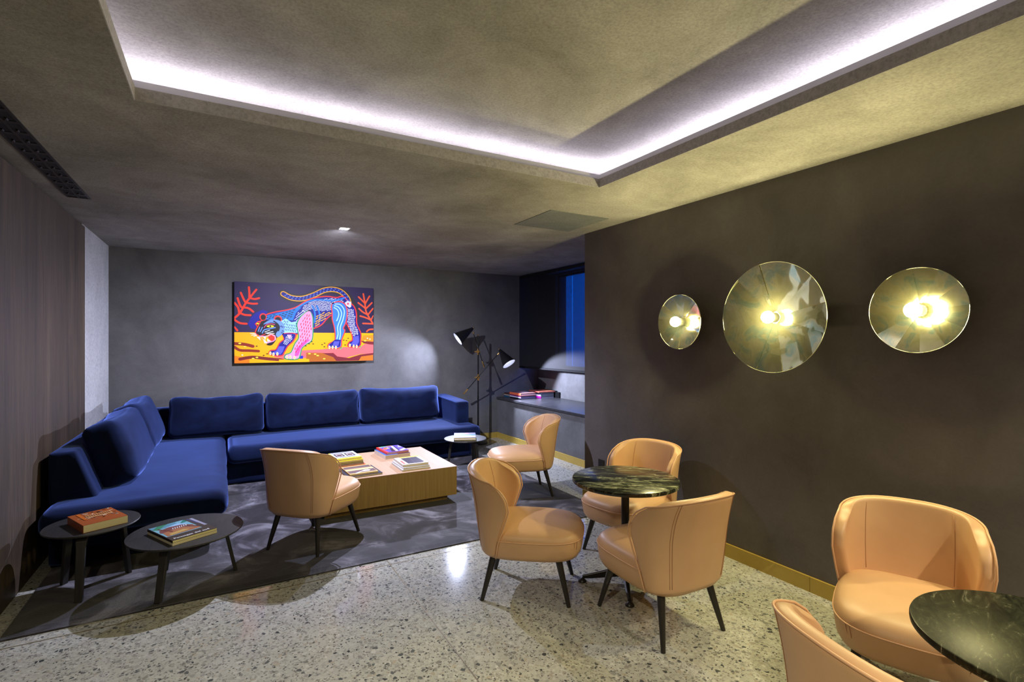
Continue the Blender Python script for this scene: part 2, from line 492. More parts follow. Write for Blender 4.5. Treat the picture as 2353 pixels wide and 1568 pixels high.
# walls
struct('wall_back', MB().box(XL-0.2, XW+0.2, YB, YB+0.15, 0, CEIL), M['wall_b'], 'grey plaster back wall behind the blue sofa')
struct('wall_right', MB().box(XR, XW+0.2, YN, 3.975, 0, CEIL), M['wall_r'], 'dark plaster wall carrying the mirrored lamps')
struct('wall_near', MB().box(XL-0.2, XW+0.2, YN-0.15, YN, 0, CEIL), M['wall_b'])
struct('wall_left', MB().box(XL-0.2, XL-0.02, 5.82, YB, 0, CEIL), M['pale'], 'pale plaster strip of wall beside the wood panelling')
vw = MB()
yy = [YN, -1.4, -0.2, 1.0, 2.2, 3.39, 4.60, 5.82]
for a, b_ in zip(yy, yy[1:]): vw.box(XL-0.19, XL, a+0.0008, b_-0.0008, 0, CEIL-0.028)
struct('wall_left_panelling', vw, M['veneer'], 'dark brown wood veneer panels on the left wall')
struct('trim_8', MB().box(XL-0.2, XL-0.03, YN, 5.82, CEIL-0.03, CEIL), M['dark_slot'], 'dark shadow gap above the wood panels')  # strip coloured near black to carry the shade of the gap
# niche: window wall with an opening behind the blind
WY0, WY1, WZ0, WZ1 = 4.25, 6.56, 1.09, 2.515
nw = MB().box(XW, XW+0.2, 3.975, YB, 0, WZ0).box(XW, XW+0.2, 3.975, YB, WZ1, CEIL).box(XW, XW+0.2, 3.975, WY0, WZ0, WZ1).box(XW, XW+0.2, WY1, YB, WZ0, WZ1)
struct('wall_window_side', nw, M['bench'], 'plaster wall of the window niche')
wf = MB()
for b in [(WY0, WY1, WZ0, WZ0+0.03), (WY0, WY1, WZ1-0.03, WZ1), (WY0, WY0+0.03, WZ0, WZ1), (WY1-0.03, WY1, WZ0, WZ1)]:
    wf.box(XW+0.05, XW+0.10, *b)
win = struct('window_1', wf, M['black_metal'], 'dusk blue window behind the dark blind')
MB().box(XW+0.07, XW+0.076, WY0+0.02, 6.205, WZ0+0.02, WZ1-0.02).build('pane', M['glass'], win)
MB().box(XW+0.07, XW+0.076, 6.232, WY1-0.02, WZ0+0.02, WZ1-0.02).build('pane', M['glass'], win)
# built-in bench of the niche
bn = struct('trim_6', MB().box(3.745, XW, 3.975, YB, 0, 0.60), M['bench'], 'plastered bench front under the dark stone ledge')
struct('trim_7', MB().box(3.725, XW, 3.975, YB, 0.60, 0.63), M['stone_ledge'], 'dark stone ledge on top of the niche bench', bevel=0.003)
# skirtings
struct('baseboard_right', MB().box(XR-0.015, XR, YN, 1.78, 0, 0.09).box(XR-0.015, XR, 1.782, 3.99, 0, 0.09), M['brass_skirt'], 'gold brass skirting along the dark wall')
struct('baseboard_niche', MB().box(3.733, 3.745, 3.99, YB, 0, 0.085), M['brass_skirt'], 'gold brass skirting under the niche bench')
struct('baseboard_back', MB().box(XL, 3.733, YB-0.014, YB, 0, 0.085), M['brass_skirt'], 'gold brass skirting along the back wall')

# ------------------------------------------------------------------ fittings on ceiling and walls
b = thing('roller_blind', 'dark roller blind lowered over the niche window', 'blind', (4.14, 5.52, 0))
MB().box(-0.0015, 0.0015, -1.53, 1.528, 1.10, 2.50).build('fabric', M['blind'], b)
MB().box(-0.012, 0.012, -1.52, 1.52, 1.075, 1.105).build('bottom_bar', M['matt_black'], b, bevel=0.004)
mb = MB().cyl((0.02, -1.52, 2.512), (0.02, 1.52, 2.512), 0.026, 0.026, 20); mb.build('roller', M['black_metal'], b, smooth=True, autosmooth=40)

sd = thing('slot_diffuser', 'long black slot air diffuser in the ceiling by the wood wall', 'air diffuser', (-0.895, 0, CEIL))
fr = MB()
for x0, x1 in ((-0.068, -0.055), (-0.006, 0.006), (0.055, 0.068)): fr.box(x0, x1, -2.3, 4.78, -0.004, 0.0)
fr.box(-0.068, 0.068, 4.77, 4.785, -0.004, 0).box(-0.068, 0.068, -2.305, -2.29, -0.004, 0).build('frame', M['bronze'], sd)
MB().box(-0.056, 0.056, -2.29, 4.77, -0.0008, 0.0).build('backing', M['dark_slot'], sd)
def vane(x, y):
    MB().box(x-0.0235, x+0.0235, y, y+0.035, -0.0034, -0.001).cyl((x-0.008, y-0.035, -0.003), (x-0.008, y-0.010, -0.003), 0.006, 0.006, 8).build('vane', M['bronze'], sd)
for k in range(18):
    for x in (-0.031, 0.031): vane(x, 4.68-0.155*k-(0.02 if x > 0 else 0))

dl = thing('ceiling_downlight', 'small square recessed downlight glowing in the ceiling above the coffee table', 'downlight', (0.99, 4.88, CEIL))
MB().box(-0.045, 0.045, -0.045, 0.045, -0.003, 0.0).box(-0.05, 0.05, -0.05, 0.05, -0.0015, 0).build('rim', M['white'], dl)
MB().box(-0.036, 0.036, -0.036, 0.036, -0.0045, -0.003).build('diffuser', M['dl_emit'], dl)
def spot(name, loc, target, power, color, size, blend, radius, parent=None):
    d = bpy.data.lights.new(name, 'SPOT'); d.energy = power; d.color = color; d.spot_size = R(size); d.spot_blend = blend; d.shadow_soft_size = radius
    o = bpy.data.objects.new(name, d); COL.objects.link(o)
    o.rotation_euler = (Vector(target)-Vector(loc)).to_track_quat('-Z', 'Y').to_euler()
    o.location = loc; return o
spot('downlight_or_fill_beam', (0.99, 4.88, CEIL-0.02), (0.99, 5.70, 0), 320, (0.74, 0.76, 1.0), 168, 1.0, 0.015)
# unseen fill spots added behind the camera to brighten the near end
for q, (x, y) in enumerate([(0.99, -1.2), (2.7, -0.7), (-0.6, 0.4)]):
    spot('downlight_or_fill_beam', (x, y, CEIL-0.02), (x+0.1, y+0.3, 0), 100, (1.0, 0.88, 0.62), 120, 0.7, 0.03)

hp = MB().box(-0.295, 0.295, -0.29, 0.29, -0.0035, 0.0)
h = hp.build('access_hatch', M['hatch']); h.location = (2.565, 3.665, CEIL)
tag(h, 'square grey access hatch set in the ceiling near the niche', 'ceiling hatch')

def outlet(loc, rz, label):
    t_ = thing('power_outlet', label, 'socket', loc, rz)
    MB().box(-0.041, 0.041, -0.009, 0, -0.041, 0.041).build('plate', M['black_plastic'], t_, bevel=0.003)
    mb = MB().cyl((0, -0.0115, 0), (0, -0.009, 0), 0.023, 0.024, 24); mb.build('socket_face', M['dark_slot'], t_)
    return t_
outlet((3.317-0.05, YB, 0.30), 0, 'black wall socket low on the back wall behind the floor lamp')
outlet((XR, 3.72, 0.36), R(-90), 'black wall socket low on the dark wall behind the marble table')

# ------------------------------------------------------------------ painting
ART_W, ART_H = 166.3, 98.6
ART = [
('P',(255,175,0),0,[(0,37.4),(166.3,37.5),(166.0,0.3),(0.1,0)]),
('P',(25,25,140),0,[(14.4,47.7),(17.7,55.3),(22.8,61.2),(30.5,65.2),(36.6,63.5),(33.1,57.6),(26.2,52.7),(22.8,41.2),(17.7,42.1)]),
('S',(45,38,45),11.03,[(53.8,85.9),(63.2,81.4),(76.0,80.9),(90.0,86.0),(102.4,92.6),(114.1,94.4),(123.9,91.6),(132.9,83.8),(139.0,73.6),(143.0,60.3)]),
('P',(45,38,45),0,[(88.2,40.9),(102.4,47.2),(110.2,59.5),(114.1,55.5),(114.1,49.4),(104.3,49.2)]),
('P',(255,125,20),0,[(0.1,9.2),(16.1,5.2),(16.1,0),(0.1,0)]),
('S',(140,45,25),3.74,[(0.3,23.7),(11.0,22.7),(19.9,20.3)]),
('S',(140,45,25),3.18,[(0.3,19.5),(6.0,15.7),(16.1,15.1),(26.2,14.4)]),
('S',(120,40,30),3.74,[(6.0,4.9),(19.4,7.0),(35.7,4.9),(53.3,3.1)]),
('P',(252,105,105),0,[(42.7,7.2),(71.4,14.6),(99.5,15.9),(123.9,18.7),(149.2,18.6),(154.3,22.8),(166.3,22.7),(166.1,10.0),(149.2,9.2),(128.9,4.3),(118.0,3.5),(80.7,5.1),(53.3,4.6)]),
('P',(175,95,25),0,[(80.7,12.0),(102.4,11.3),(116.0,7.6),(118.0,0.1),(85.3,0.2),(80.7,4.1)]),
('P',(120,35,45),0,[(100.5,11.0),(114.1,11.2),(119.0,6.5),(133.9,4.2),(149.2,8.7),(166.0,10.6),(166.0,7.4),(150.2,6.0),(147.1,0.5),(118.0,0.4),(114.1,5.6)]),
('P',(200,110,30),0,[(150.2,6.0),(166.0,7.9),(166.0,0.3),(147.6,0.3)]),
('P',(255,140,30),0,[(152.8,34.3),(166.3,34.9),(166.3,25.9),(150.2,27.0)]),
('P',(120,35,45),0,[(149.2,27.0),(166.3,25.9),(166.3,21.9),(160.6,22.2),(153.3,23.8)]),
('P',(255,175,0),0,[(48.9,3.7),(84.4,3.8),(84.4,-0.0),(48.9,-0.0)]),
('P',(40,40,170),0,[(71.4,8.2),(77.4,8.1),(77.0,4.2),(70.5,4.3)]),
('P',(20,190,90),0,[(118.0,16.9),(125.9,19.2),(123.9,16.2)]),
('P',(20,190,90),0,[(144.0,18.6),(150.7,22.3),(149.2,18.1)]),
('P',(25,150,85),0,[(47.1,8.5),(55.1,10.9),(51.6,8.0)]),
('S',(242,55,30),2.34,[(0.3,54.5),(6.0,60.7),(11.9,72.2),(16.9,79.9),(23.7,89.7)]),
('S',(242,55,30),2.34,[(15.6,92.2),(16.1,85.6),(16.1,79.9)]),
('S',(242,55,30),2.34,[(16.9,79.0),(22.0,78.1),(26.7,79.4)]),
('S',(242,55,30),2.34,[(6.9,85.1),(10.2,76.8),(12.3,73.1)]),
('S',(242,55,30),2.34,[(13.5,73.2),(19.4,72.3),(24.5,72.6)]),
('S',(242,55,30),2.34,[(3.5,78.4),(6.0,70.1),(8.9,66.4)]),
('S',(242,55,30),2.34,[(10.2,67.4),(15.2,66.6),(20.3,62.5)]),
('S',(242,55,30),2.34,[(0.1,72.7),(4.0,67.2),(5.2,60.7)]),
('S',(242,55,30),2.34,[(6.0,60.7),(11.0,58.5),(17.3,58.2)]),
('S',(242,55,30),2.34,[(0.3,52.2),(6.0,48.5),(13.1,47.7)]),
('S',(242,55,30),2.34,[(0.1,43.3),(3.1,39.6)]),
('S',(238,85,50),2.06,[(152.8,90.4),(154.9,78.4),(156.9,65.8),(165.8,50.2)]),
('S',(238,85,50),2.06,[(161.1,87.6),(155.4,77.4)]),
('S',(238,85,50),2.06,[(146.6,85.9),(154.3,78.4)]),
('S',(238,85,50),2.06,[(164.3,78.7),(156.9,71.1)]),
('S',(238,85,50),2.06,[(146.1,78.1),(155.4,71.1)]),
('S',(238,85,50),2.06,[(165.8,70.9),(158.5,61.7)]),
('S',(238,85,50),2.06,[(147.1,70.3),(152.3,65.7),(158.0,62.7)]),
('S',(238,85,50),2.06,[(166.3,60.8),(163.2,55.5)]),
('S',(238,85,50),2.06,[(148.7,60.4),(155.4,58.5),(162.7,55.5)]),
('S',(238,85,50),2.06,[(152.3,50.5),(165.8,50.2)]),
('S',(238,85,50),2.06,[(157.4,39.6),(160.6,42.2),(166.0,42.8)]),
('S',(255,175,0),6.73,[(53.8,85.9),(63.2,81.4),(76.0,80.9),(90.0,86.0),(102.4,92.6),(114.1,94.4),(123.9,91.6),(131.9,83.7),(134.2,75.6)]),
('S',(22,22,125),4.67,[(53.8,85.9),(63.2,81.4),(76.0,80.9),(90.0,86.0),(102.4,92.6),(114.1,94.4),(123.9,91.6),(131.9,83.7),(134.2,75.6)]),
('S',(240,50,45),2.81,[(31.4,53.7),(34.9,58.6),(45.4,62.3),(57.8,65.0),(69.6,69.3),(81.6,77.7),(92.9,82.1),(106.3,84.2),(118.0,83.2),(125.9,85.0),(132.9,78.6),(140.0,72.6),(143.0,63.4),(143.5,49.9),(148.7,37.4),(148.7,29.0),(147.1,20.2),(133.9,20.2),(134.9,24.9),(139.0,28.0),(137.9,37.3),(131.9,49.7),(127.9,59.9),(114.1,62.1),(106.3,57.3),(98.6,48.1),(88.2,43.1),(71.4,36.3),(53.3,35.5),(44.5,43.4),(36.6,48.1),(31.4,53.7)]),
('P',(22,22,125),0,[(31.4,53.7),(34.9,58.6),(45.4,62.3),(57.8,65.0),(69.6,69.3),(81.6,77.7),(92.9,82.1),(106.3,84.2),(118.0,83.2),(125.9,85.0),(132.9,78.6),(140.0,72.6),(143.0,63.4),(143.5,49.9),(148.7,37.4),(148.7,29.0),(147.1,20.2),(133.9,20.2),(134.9,24.9),(139.0,28.0),(137.9,37.3),(131.9,49.7),(127.9,59.9),(114.1,62.1),(106.3,57.3),(98.6,48.1),(88.2,43.1),(71.4,36.3),(53.3,35.5),(44.5,43.4),(36.6,48.1)]),
('H',(235,240,255),(20,2.43,0.65,3.18,1.87),[(74.2,62.6),(76.0,70.5),(88.2,78.9),(106.3,82.5),(125.9,83.5),(128.9,77.4),(114.1,75.9),(113.1,66.7),(94.8,65.1),(84.4,66.8)]),
('H',(235,240,255),(80,2.43,0.65,1.87,3.18),[(130.9,72.3),(139.0,71.6),(142.0,62.3),(142.5,49.8),(147.6,36.4),(144.0,34.2),(139.0,32.1),(131.9,49.7)]),
('H',(235,240,255),(40,2.24,0.65,2.06,2.43),[(66.0,52.5),(68.7,60.4),(76.0,66.6),(81.6,64.7),(74.2,54.6),(69.6,51.6)]),
('P',(25,115,190),0,[(30.5,53.7),(36.6,58.7),(57.8,64.6),(70.5,69.2),(75.1,69.5),(68.7,62.4),(65.0,52.5),(54.2,54.2),(41.8,53.0)]),
('H',(28,26,28),(22,3.18,0.94,5.24,2.62),[(31.4,53.7),(36.6,57.7),(57.8,63.6),(69.6,67.4),(67.8,62.4),(64.1,53.5),(54.2,54.7),(41.8,53.5)]),
('P',(150,205,240),0,[(51.6,52.2),(56.9,55.1),(63.2,50.5),(71.0,52.1),(71.4,37.3),(53.3,35.9)]),
('H',(22,22,125),(80,2.62,0.75,2.43,3.74),[(52.4,51.8),(56.9,54.3),(63.2,49.5),(70.5,51.4),(71.0,38.0),(53.8,36.7)]),
('S',(35,125,215),2.06,[(69.6,68.3),(83.5,77.5),(96.7,80.1),(114.1,79.7),(127.9,83.8)]),
('S',(25,115,200),2.06,[(88.2,71.9),(91.2,63.0),(91.0,51.0)]),
('S',(25,115,200),2.06,[(93.8,72.1),(96.7,63.2),(97.2,54.1)]),
('H',(255,175,0),(30,3.74,1.12,4.86,2.81),[(88.6,44.0),(92.9,59.1),(102.4,64.8),(114.1,65.2),(106.3,58.2),(98.6,49.1)]),
('P',(215,220,245),0,[(128.4,77.4),(131.9,80.1),(136.9,78.8),(136.9,72.5),(134.9,70.9),(130.9,73.4)]),
('D',(230,50,90),(1.31,1.31),[(132.7,76.2)]),
('S',(240,50,45),2.43,[(53.8,35.5),(67.3,35.6),(65.5,27.9),(58.7,20.6),(54.7,13.3),(51.1,9.0),(39.2,10.4),(39.6,14.4),(45.8,15.8),(50.2,24.0),(55.1,28.9),(53.8,35.5)]),
('P',(22,22,125),0,[(53.8,35.5),(67.3,35.6),(65.5,27.9),(58.7,20.6),(54.7,13.3),(51.1,9.0),(39.2,10.4),(39.6,14.4),(45.8,15.8),(50.2,24.0),(55.1,28.9)]),
('P',(85,85,220),0,[(48.9,20.2),(55.6,20.1),(53.3,13.3),(50.7,9.9),(40.1,11.5),(46.2,14.8)]),
('P',(250,150,190),0,[(58.3,34.8),(63.7,34.8),(62.3,30.9),(60.5,29.4)]),
('H',(235,240,255),(65,2.43,0.65,2.06,2.99),[(55.1,34.7),(66.4,34.3),(64.6,28.4),(57.8,21.1),(51.6,22.1),(55.6,28.9)]),
('S',(25,150,85),2.62,[(83.9,65.3),(87.7,58.9),(88.3,48.9),(87.4,29.0),(80.7,23.0),(75.1,17.5),(72.8,8.2),(69.6,4.3),(56.9,5.0),(56.9,8.9),(63.2,12.2),(67.8,23.0),(72.4,30.9),(71.2,40.8),(70.5,48.6),(74.7,57.6),(83.9,65.3)]),
('P',(250,150,190),0,[(83.9,65.3),(87.7,58.9),(88.3,48.9),(87.4,29.0),(80.7,23.0),(75.1,17.5),(72.8,8.2),(69.6,4.3),(56.9,5.0),(56.9,8.9),(63.2,12.2),(67.8,23.0),(72.4,30.9),(71.2,40.8),(70.5,48.6),(74.7,57.6)]),
('P',(250,80,160),0,[(80.7,28.9),(85.3,28.4),(79.7,23.0),(74.7,17.6),(71.4,8.2),(66.9,7.3),(68.7,17.1)]),
('H',(215,30,50),(78,3.37,0.94,3.55,4.67),[(83.5,63.8),(86.7,58.4),(87.2,48.9),(86.3,29.9),(79.7,25.0),(73.3,19.0),(68.7,10.2),(65.0,12.2),(68.7,22.0),(73.3,30.9),(72.4,40.8),(71.9,48.7),(75.6,56.7)]),
('S',(240,50,45),2.62,[(114.1,75.9),(121.9,78.0),(128.9,74.3),(131.1,64.1),(129.4,51.7),(126.1,43.4),(128.1,40.3),(124.1,29.0),(122.4,18.8),(109.2,18.6),(108.7,22.4),(114.1,25.4),(117.0,29.0),(116.2,43.3),(113.3,55.5),(113.3,63.6),(112.3,71.7),(114.1,75.9)]),
('P',(55,125,220),0,[(114.1,75.9),(121.9,78.0),(128.9,74.3),(131.1,64.1),(129.4,51.7),(126.1,43.4),(128.1,40.3),(124.1,29.0),(122.4,18.8),(109.2,18.6),(108.7,22.4),(114.1,25.4),(117.0,29.0),(116.2,43.3),(113.3,55.5),(113.3,63.6),(112.3,71.7)]),
('P',(22,22,125),0,[(115.8,28.5),(123.9,28.5),(122.4,19.0),(109.4,18.8),(109.0,22.2)]),
('P',(85,85,220),0,[(115.0,26.4),(121.9,26.4),(120.0,20.3),(113.1,20.3)]),
('S',(165,215,245),1.4,[(116.0,75.4),(122.9,74.6),(127.9,67.1),(126.4,55.7),(122.9,45.4),(122.9,36.2),(121.9,28.5)]),
('S',(165,215,245),1.4,[(115.0,73.3),(120.9,71.0),(124.4,63.9),(122.9,55.7),(119.5,45.4),(120.0,36.2),(118.5,29.5)]),
('S',(165,215,245),1.4,[(114.5,70.8),(119.0,67.9),(120.9,62.8),(120.0,57.7),(118.0,53.0)]),
('P',(85,85,220),0,[(139.5,32.1),(146.6,34.3),(147.1,25.9),(144.6,21.2),(135.4,21.8),(139.0,26.4)]),
('D',(240,50,45),(4.11,4.67),[(31.1,56.4)]),
('D',(28,26,28),(2.9,3.46),[(31.3,56.0)]),
('D',(240,50,45),(4.67,4.49),[(47.8,54.1)]),
('D',(28,26,28),(3.37,3.18),[(47.8,53.6)]),
('P',(240,50,45),0,[(22.1,47.8),(25.0,50.9),(33.1,52.8),(26.2,33.6),(21.8,36.9),(25.0,43.1)]),
('P',(28,26,28),0,[(22.8,37.6),(27.5,47.9),(30.5,51.6),(41.8,53.0),(48.0,49.2),(49.8,40.5),(47.6,32.8),(44.5,26.0),(40.1,21.4),(34.9,22.9),(45.4,28.4),(44.5,33.7),(40.1,35.8),(34.9,33.7),(27.1,32.7)]),
('P',(28,26,28),0,[(23.5,47.9),(25.2,49.8),(27.5,49.7),(25.6,43.6)]),
('P',(105,145,240),0,[(31.4,47.5),(37.5,52.4),(42.7,53.5),(49.8,52.2),(54.2,48.4),(55.3,42.5),(52.9,35.7),(47.6,31.6),(45.5,35.7),(48.9,42.0),(46.2,48.2),(40.1,49.6),(34.9,48.1)]),
('S',(28,26,28),1.59,[(43.1,51.3),(47.1,48.3),(49.3,44.4),(48.4,39.6)]),
('P',(28,26,28),0,[(32.4,43.7),(35.7,47.3),(41.8,48.2),(46.1,44.9),(44.9,41.9),(38.3,40.9),(33.1,38.4)]),
('S',(230,70,120),0.84,[(32.1,43.2),(34.9,46.9),(40.1,48.1),(44.5,47.1)]),
('D',(245,225,20),(4.11,1.4),[(39.2,45.0)]),
('D',(28,26,28),(1.12,1.12),[(39.2,45.0)]),
('D',(245,225,20),(1.87,0.84),[(25.4,48.1)]),
('S',(105,145,240),1.22,[(30.1,36.3),(32.3,40.4),(38.3,42.1),(45.2,43.6)]),
('S',(105,145,240),1.03,[(27.5,44.3),(25.6,38.2)]),
('S',(105,145,240),1.03,[(30.5,44.0),(27.7,37.8)]),
('S',(240,50,45),1.12,[(27.5,48.9),(22.6,37.6),(26.2,33.6)]),
('S',(240,50,45),0.84,[(29.2,33.6),(34.0,35.6)]),
('S',(250,250,250),0.65,[(32.8,37.9),(38.8,40.4)]),
('S',(250,250,250),0.65,[(33.8,36.3),(42.5,38.7)]),
('S',(250,250,250),0.65,[(35.3,35.8),(43.8,36.2)]),
('S',(250,250,250),0.65,[(23.3,35.7),(16.9,36.0)]),
('S',(250,250,250),0.65,[(23.9,34.6),(18.2,33.8)]),
('S',(250,250,250),0.65,[(24.4,33.6),(20.7,32.4)]),
('P',(250,150,185),0,[(26.2,33.6),(34.9,32.9),(40.1,35.4),(44.9,33.7),(45.5,28.4),(42.7,26.0),(34.9,23.6),(30.5,28.9)]),
('P',(255,175,0),0,[(28.0,31.9),(34.9,31.9),(39.2,33.7),(40.1,26.9),(34.9,25.5),(31.4,28.9)]),
('P',(240,50,25),0,[(36.2,31.7),(40.1,34.5),(44.0,32.3),(44.0,28.4),(41.0,26.5),(37.9,28.9)]),
('P',(250,250,250),0,[(23.9,31.9),(27.5,31.9),(28.1,27.4)]),
('P',(250,250,250),0,[(31.4,32.1),(34.2,32.1),(33.5,28.3)]),
('P',(250,250,250),0,[(31.2,28.7),(32.7,28.4),(35.9,24.3),(32.7,24.1)]),
('P',(250,250,250),0,[(35.6,29.6),(39.2,27.1),(36.2,26.0)]),
('H',(28,26,28),(20,2.43,0.94,3.74,1.87),[(48.9,48.3),(54.2,46.4),(54.9,38.6),(50.7,33.7),(48.0,33.7),(51.6,40.6)]),
('D',(255,230,150),(1.31,2.24),[(39.2,11.5)]),
('D',(225,160,140),(0.56,1.31),[(39.2,11.5)]),
('D',(255,230,150),(1.31,2.24),[(42.7,10.3)]),
('D',(225,160,140),(0.56,1.31),[(42.7,10.3)]),
('D',(255,230,150),(1.31,2.24),[(47.1,10.7)]),
('D',(225,160,140),(0.56,1.31),[(47.1,10.7)]),
('D',(255,230,150),(1.31,2.24),[(58.3,6.4)]),
('D',(225,160,140),(0.56,1.31),[(58.3,6.4)]),
('D',(255,230,150),(1.31,2.24),[(62.1,6.4)]),
('D',(225,160,140),(0.56,1.31),[(62.1,6.4)]),
('D',(255,230,150),(1.31,2.24),[(66.9,5.8)]),
('D',(225,160,140),(0.56,1.31),[(66.9,5.8)]),
('D',(255,230,150),(1.31,2.24),[(109.2,18.5)]),
('D',(225,160,140),(0.56,1.31),[(109.2,18.5)]),
('D',(255,230,150),(1.31,2.24),[(113.1,18.5)]),
('D',(225,160,140),(0.56,1.31),[(113.1,18.5)]),
('D',(255,230,150),(1.31,2.24),[(117.2,18.3)]),
('D',(225,160,140),(0.56,1.31),[(117.2,18.3)]),
('D',(255,230,150),(1.31,2.24),[(135.1,21.0)]),
('D',(225,160,140),(0.56,1.31),[(135.1,21.0)]),
('D',(255,230,150),(1.31,2.24),[(140.0,19.9)]),
('D',(225,160,140),(0.56,1.31),[(140.0,19.9)]),
('D',(255,230,150),(1.31,2.24),[(144.0,19.5)]),
('D',(225,160,140),(0.56,1.31),[(144.0,19.5)]),
('D',(60,30,20),(1.03,0.56),[(24.1,20.6)]),
('D',(60,30,20),(1.03,0.56),[(35.7,11.1)]),
('D',(60,30,20),(1.03,0.56),[(31.8,9.1)]),
('D',(60,30,20),(1.03,0.56),[(80.2,20.7)]),
('D',(60,30,20),(1.03,0.56),[(84.2,23.3)]),
('D',(60,30,20),(1.03,0.56),[(87.4,26.0)]),
('D',(60,30,20),(1.03,0.56),[(89.1,23.2)]),
('D',(60,30,20),(1.03,0.56),[(100.0,22.2)]),
('D',(60,30,20),(1.03,0.56),[(103.1,24.1)]),
('D',(60,30,20),(1.03,0.56),[(102.7,19.4)]),
('D',(60,30,20),(1.03,0.56),[(127.2,28.0)]),
('D',(60,30,20),(1.03,0.56),[(130.7,27.5)]),
('D',(60,30,20),(1.03,0.56),[(132.9,30.5)]),
('D',(60,30,20),(1.03,0.56),[(128.9,21.6)]),
('D',(255,225,70),(1.59,0.84),[(5.8,23.8)]),
('D',(255,225,70),(1.59,0.84),[(11.2,19.9)]),
('D',(255,225,70),(1.59,0.84),[(20.1,5.4)]),
('D',(255,225,70),(1.59,0.84),[(24.3,6.7)]),
('D',(255,225,70),(1.59,0.84),[(84.6,10.5)]),
('D',(255,225,70),(1.59,0.84),[(91.5,9.9)]),
('D',(255,225,70),(1.59,0.84),[(94.6,7.9)]),
('D',(255,225,70),(1.59,0.84),[(102.6,3.7)]),
('D',(255,225,70),(1.59,0.84),[(155.2,27.0)]),
('D',(255,235,190),(0.94,0.75),[(158.2,30.4)]),
('D',(255,235,190),(0.94,0.75),[(161.6,29.3)]),
('D',(255,235,190),(0.94,0.75),[(8.5,9.8)]),
('S',(110,150,245),0.75,[(55.2,84.0),(56.9,83.2)]),
('S',(110,150,245),0.75,[(57.0,85.5),(58.7,84.7)]),
('S',(110,150,245),0.75,[(59.0,82.2),(60.7,81.4)]),
('S',(110,150,245),0.75,[(60.8,83.7),(62.5,82.9)]),
('S',(110,150,245),0.75,[(63.2,80.3),(65.1,80.2)]),
('S',(110,150,245),0.75,[(64.4,82.4),(66.3,82.4)]),
('S',(110,150,245),0.75,[(67.4,80.2),(69.3,80.1)]),
('S',(110,150,245),0.75,[(68.6,82.3),(70.5,82.2)]),
('S',(110,150,245),0.75,[(71.6,80.0),(73.6,79.9)]),
('S',(110,150,245),0.75,[(72.9,82.1),(74.8,82.1)]),
('S',(110,150,245),0.75,[(76.3,79.9),(78.1,80.6)]),
('S',(110,150,245),0.75,[(76.7,82.3),(78.6,83.0)]),
('S',(110,150,245),0.75,[(80.4,81.4),(82.3,82.1)]),
('S',(110,150,245),0.75,[(80.9,83.8),(82.8,84.5)]),
('S',(110,150,245),0.75,[(84.6,82.9),(86.5,83.6)]),
('S',(110,150,245),0.75,[(85.0,85.3),(86.9,86.0)]),
('S',(110,150,245),0.75,[(88.8,84.4),(90.7,85.2)]),
('S',(110,150,245),0.75,[(89.2,86.9),(91.1,87.6)]),
('S',(110,150,245),0.75,[(93.0,86.4),(94.8,87.3)]),
('S',(110,150,245),0.75,[(93.1,88.9),(94.9,89.8)]),
('S',(110,150,245),0.75,[(97.0,88.5),(98.8,89.5)]),
('S',(110,150,245),0.75,[(97.2,91.0),(99.0,92.0)]),
('S',(110,150,245),0.75,[(101.0,90.7),(102.9,91.5)]),
('S',(110,150,245),0.75,[(101.2,93.2),(103.1,94.1)]),
('S',(110,150,245),0.75,[(105.0,91.9),(107.0,92.2)]),
('S',(110,150,245),0.75,[(105.9,94.3),(107.9,94.6)]),
('S',(110,150,245),0.75,[(109.5,92.6),(111.5,92.9)]),
('S',(110,150,245),0.75,[(110.4,95.0),(112.5,95.3)]),
('S',(110,150,245),0.75,[(113.6,93.3),(115.6,92.8)]),
('S',(110,150,245),0.75,[(115.3,95.2),(117.3,94.7)]),
('S',(110,150,245),0.75,[(117.9,92.1),(119.9,91.6)]),
('S',(110,150,245),0.75,[(119.7,94.0),(121.7,93.4)]),
('S',(110,150,245),0.75,[(122.1,91.0),(123.9,90.0)]),
('S',(110,150,245),0.75,[(124.2,92.5),(125.9,91.5)]),
('S',(110,150,245),0.75,[(125.5,88.5),(127.0,87.0)]),
('S',(110,150,245),0.75,[(127.8,89.3),(129.3,87.9)]),
('S',(110,150,245),0.75,[(128.8,85.2),(130.2,83.8)]),
('S',(110,150,245),0.75,[(131.1,86.1),(132.6,84.6)]),
('S',(110,150,245),0.75,[(131.2,82.1),(131.8,80.0)]),
('S',(110,150,245),0.75,[(133.6,81.6),(134.2,79.6)]),
]

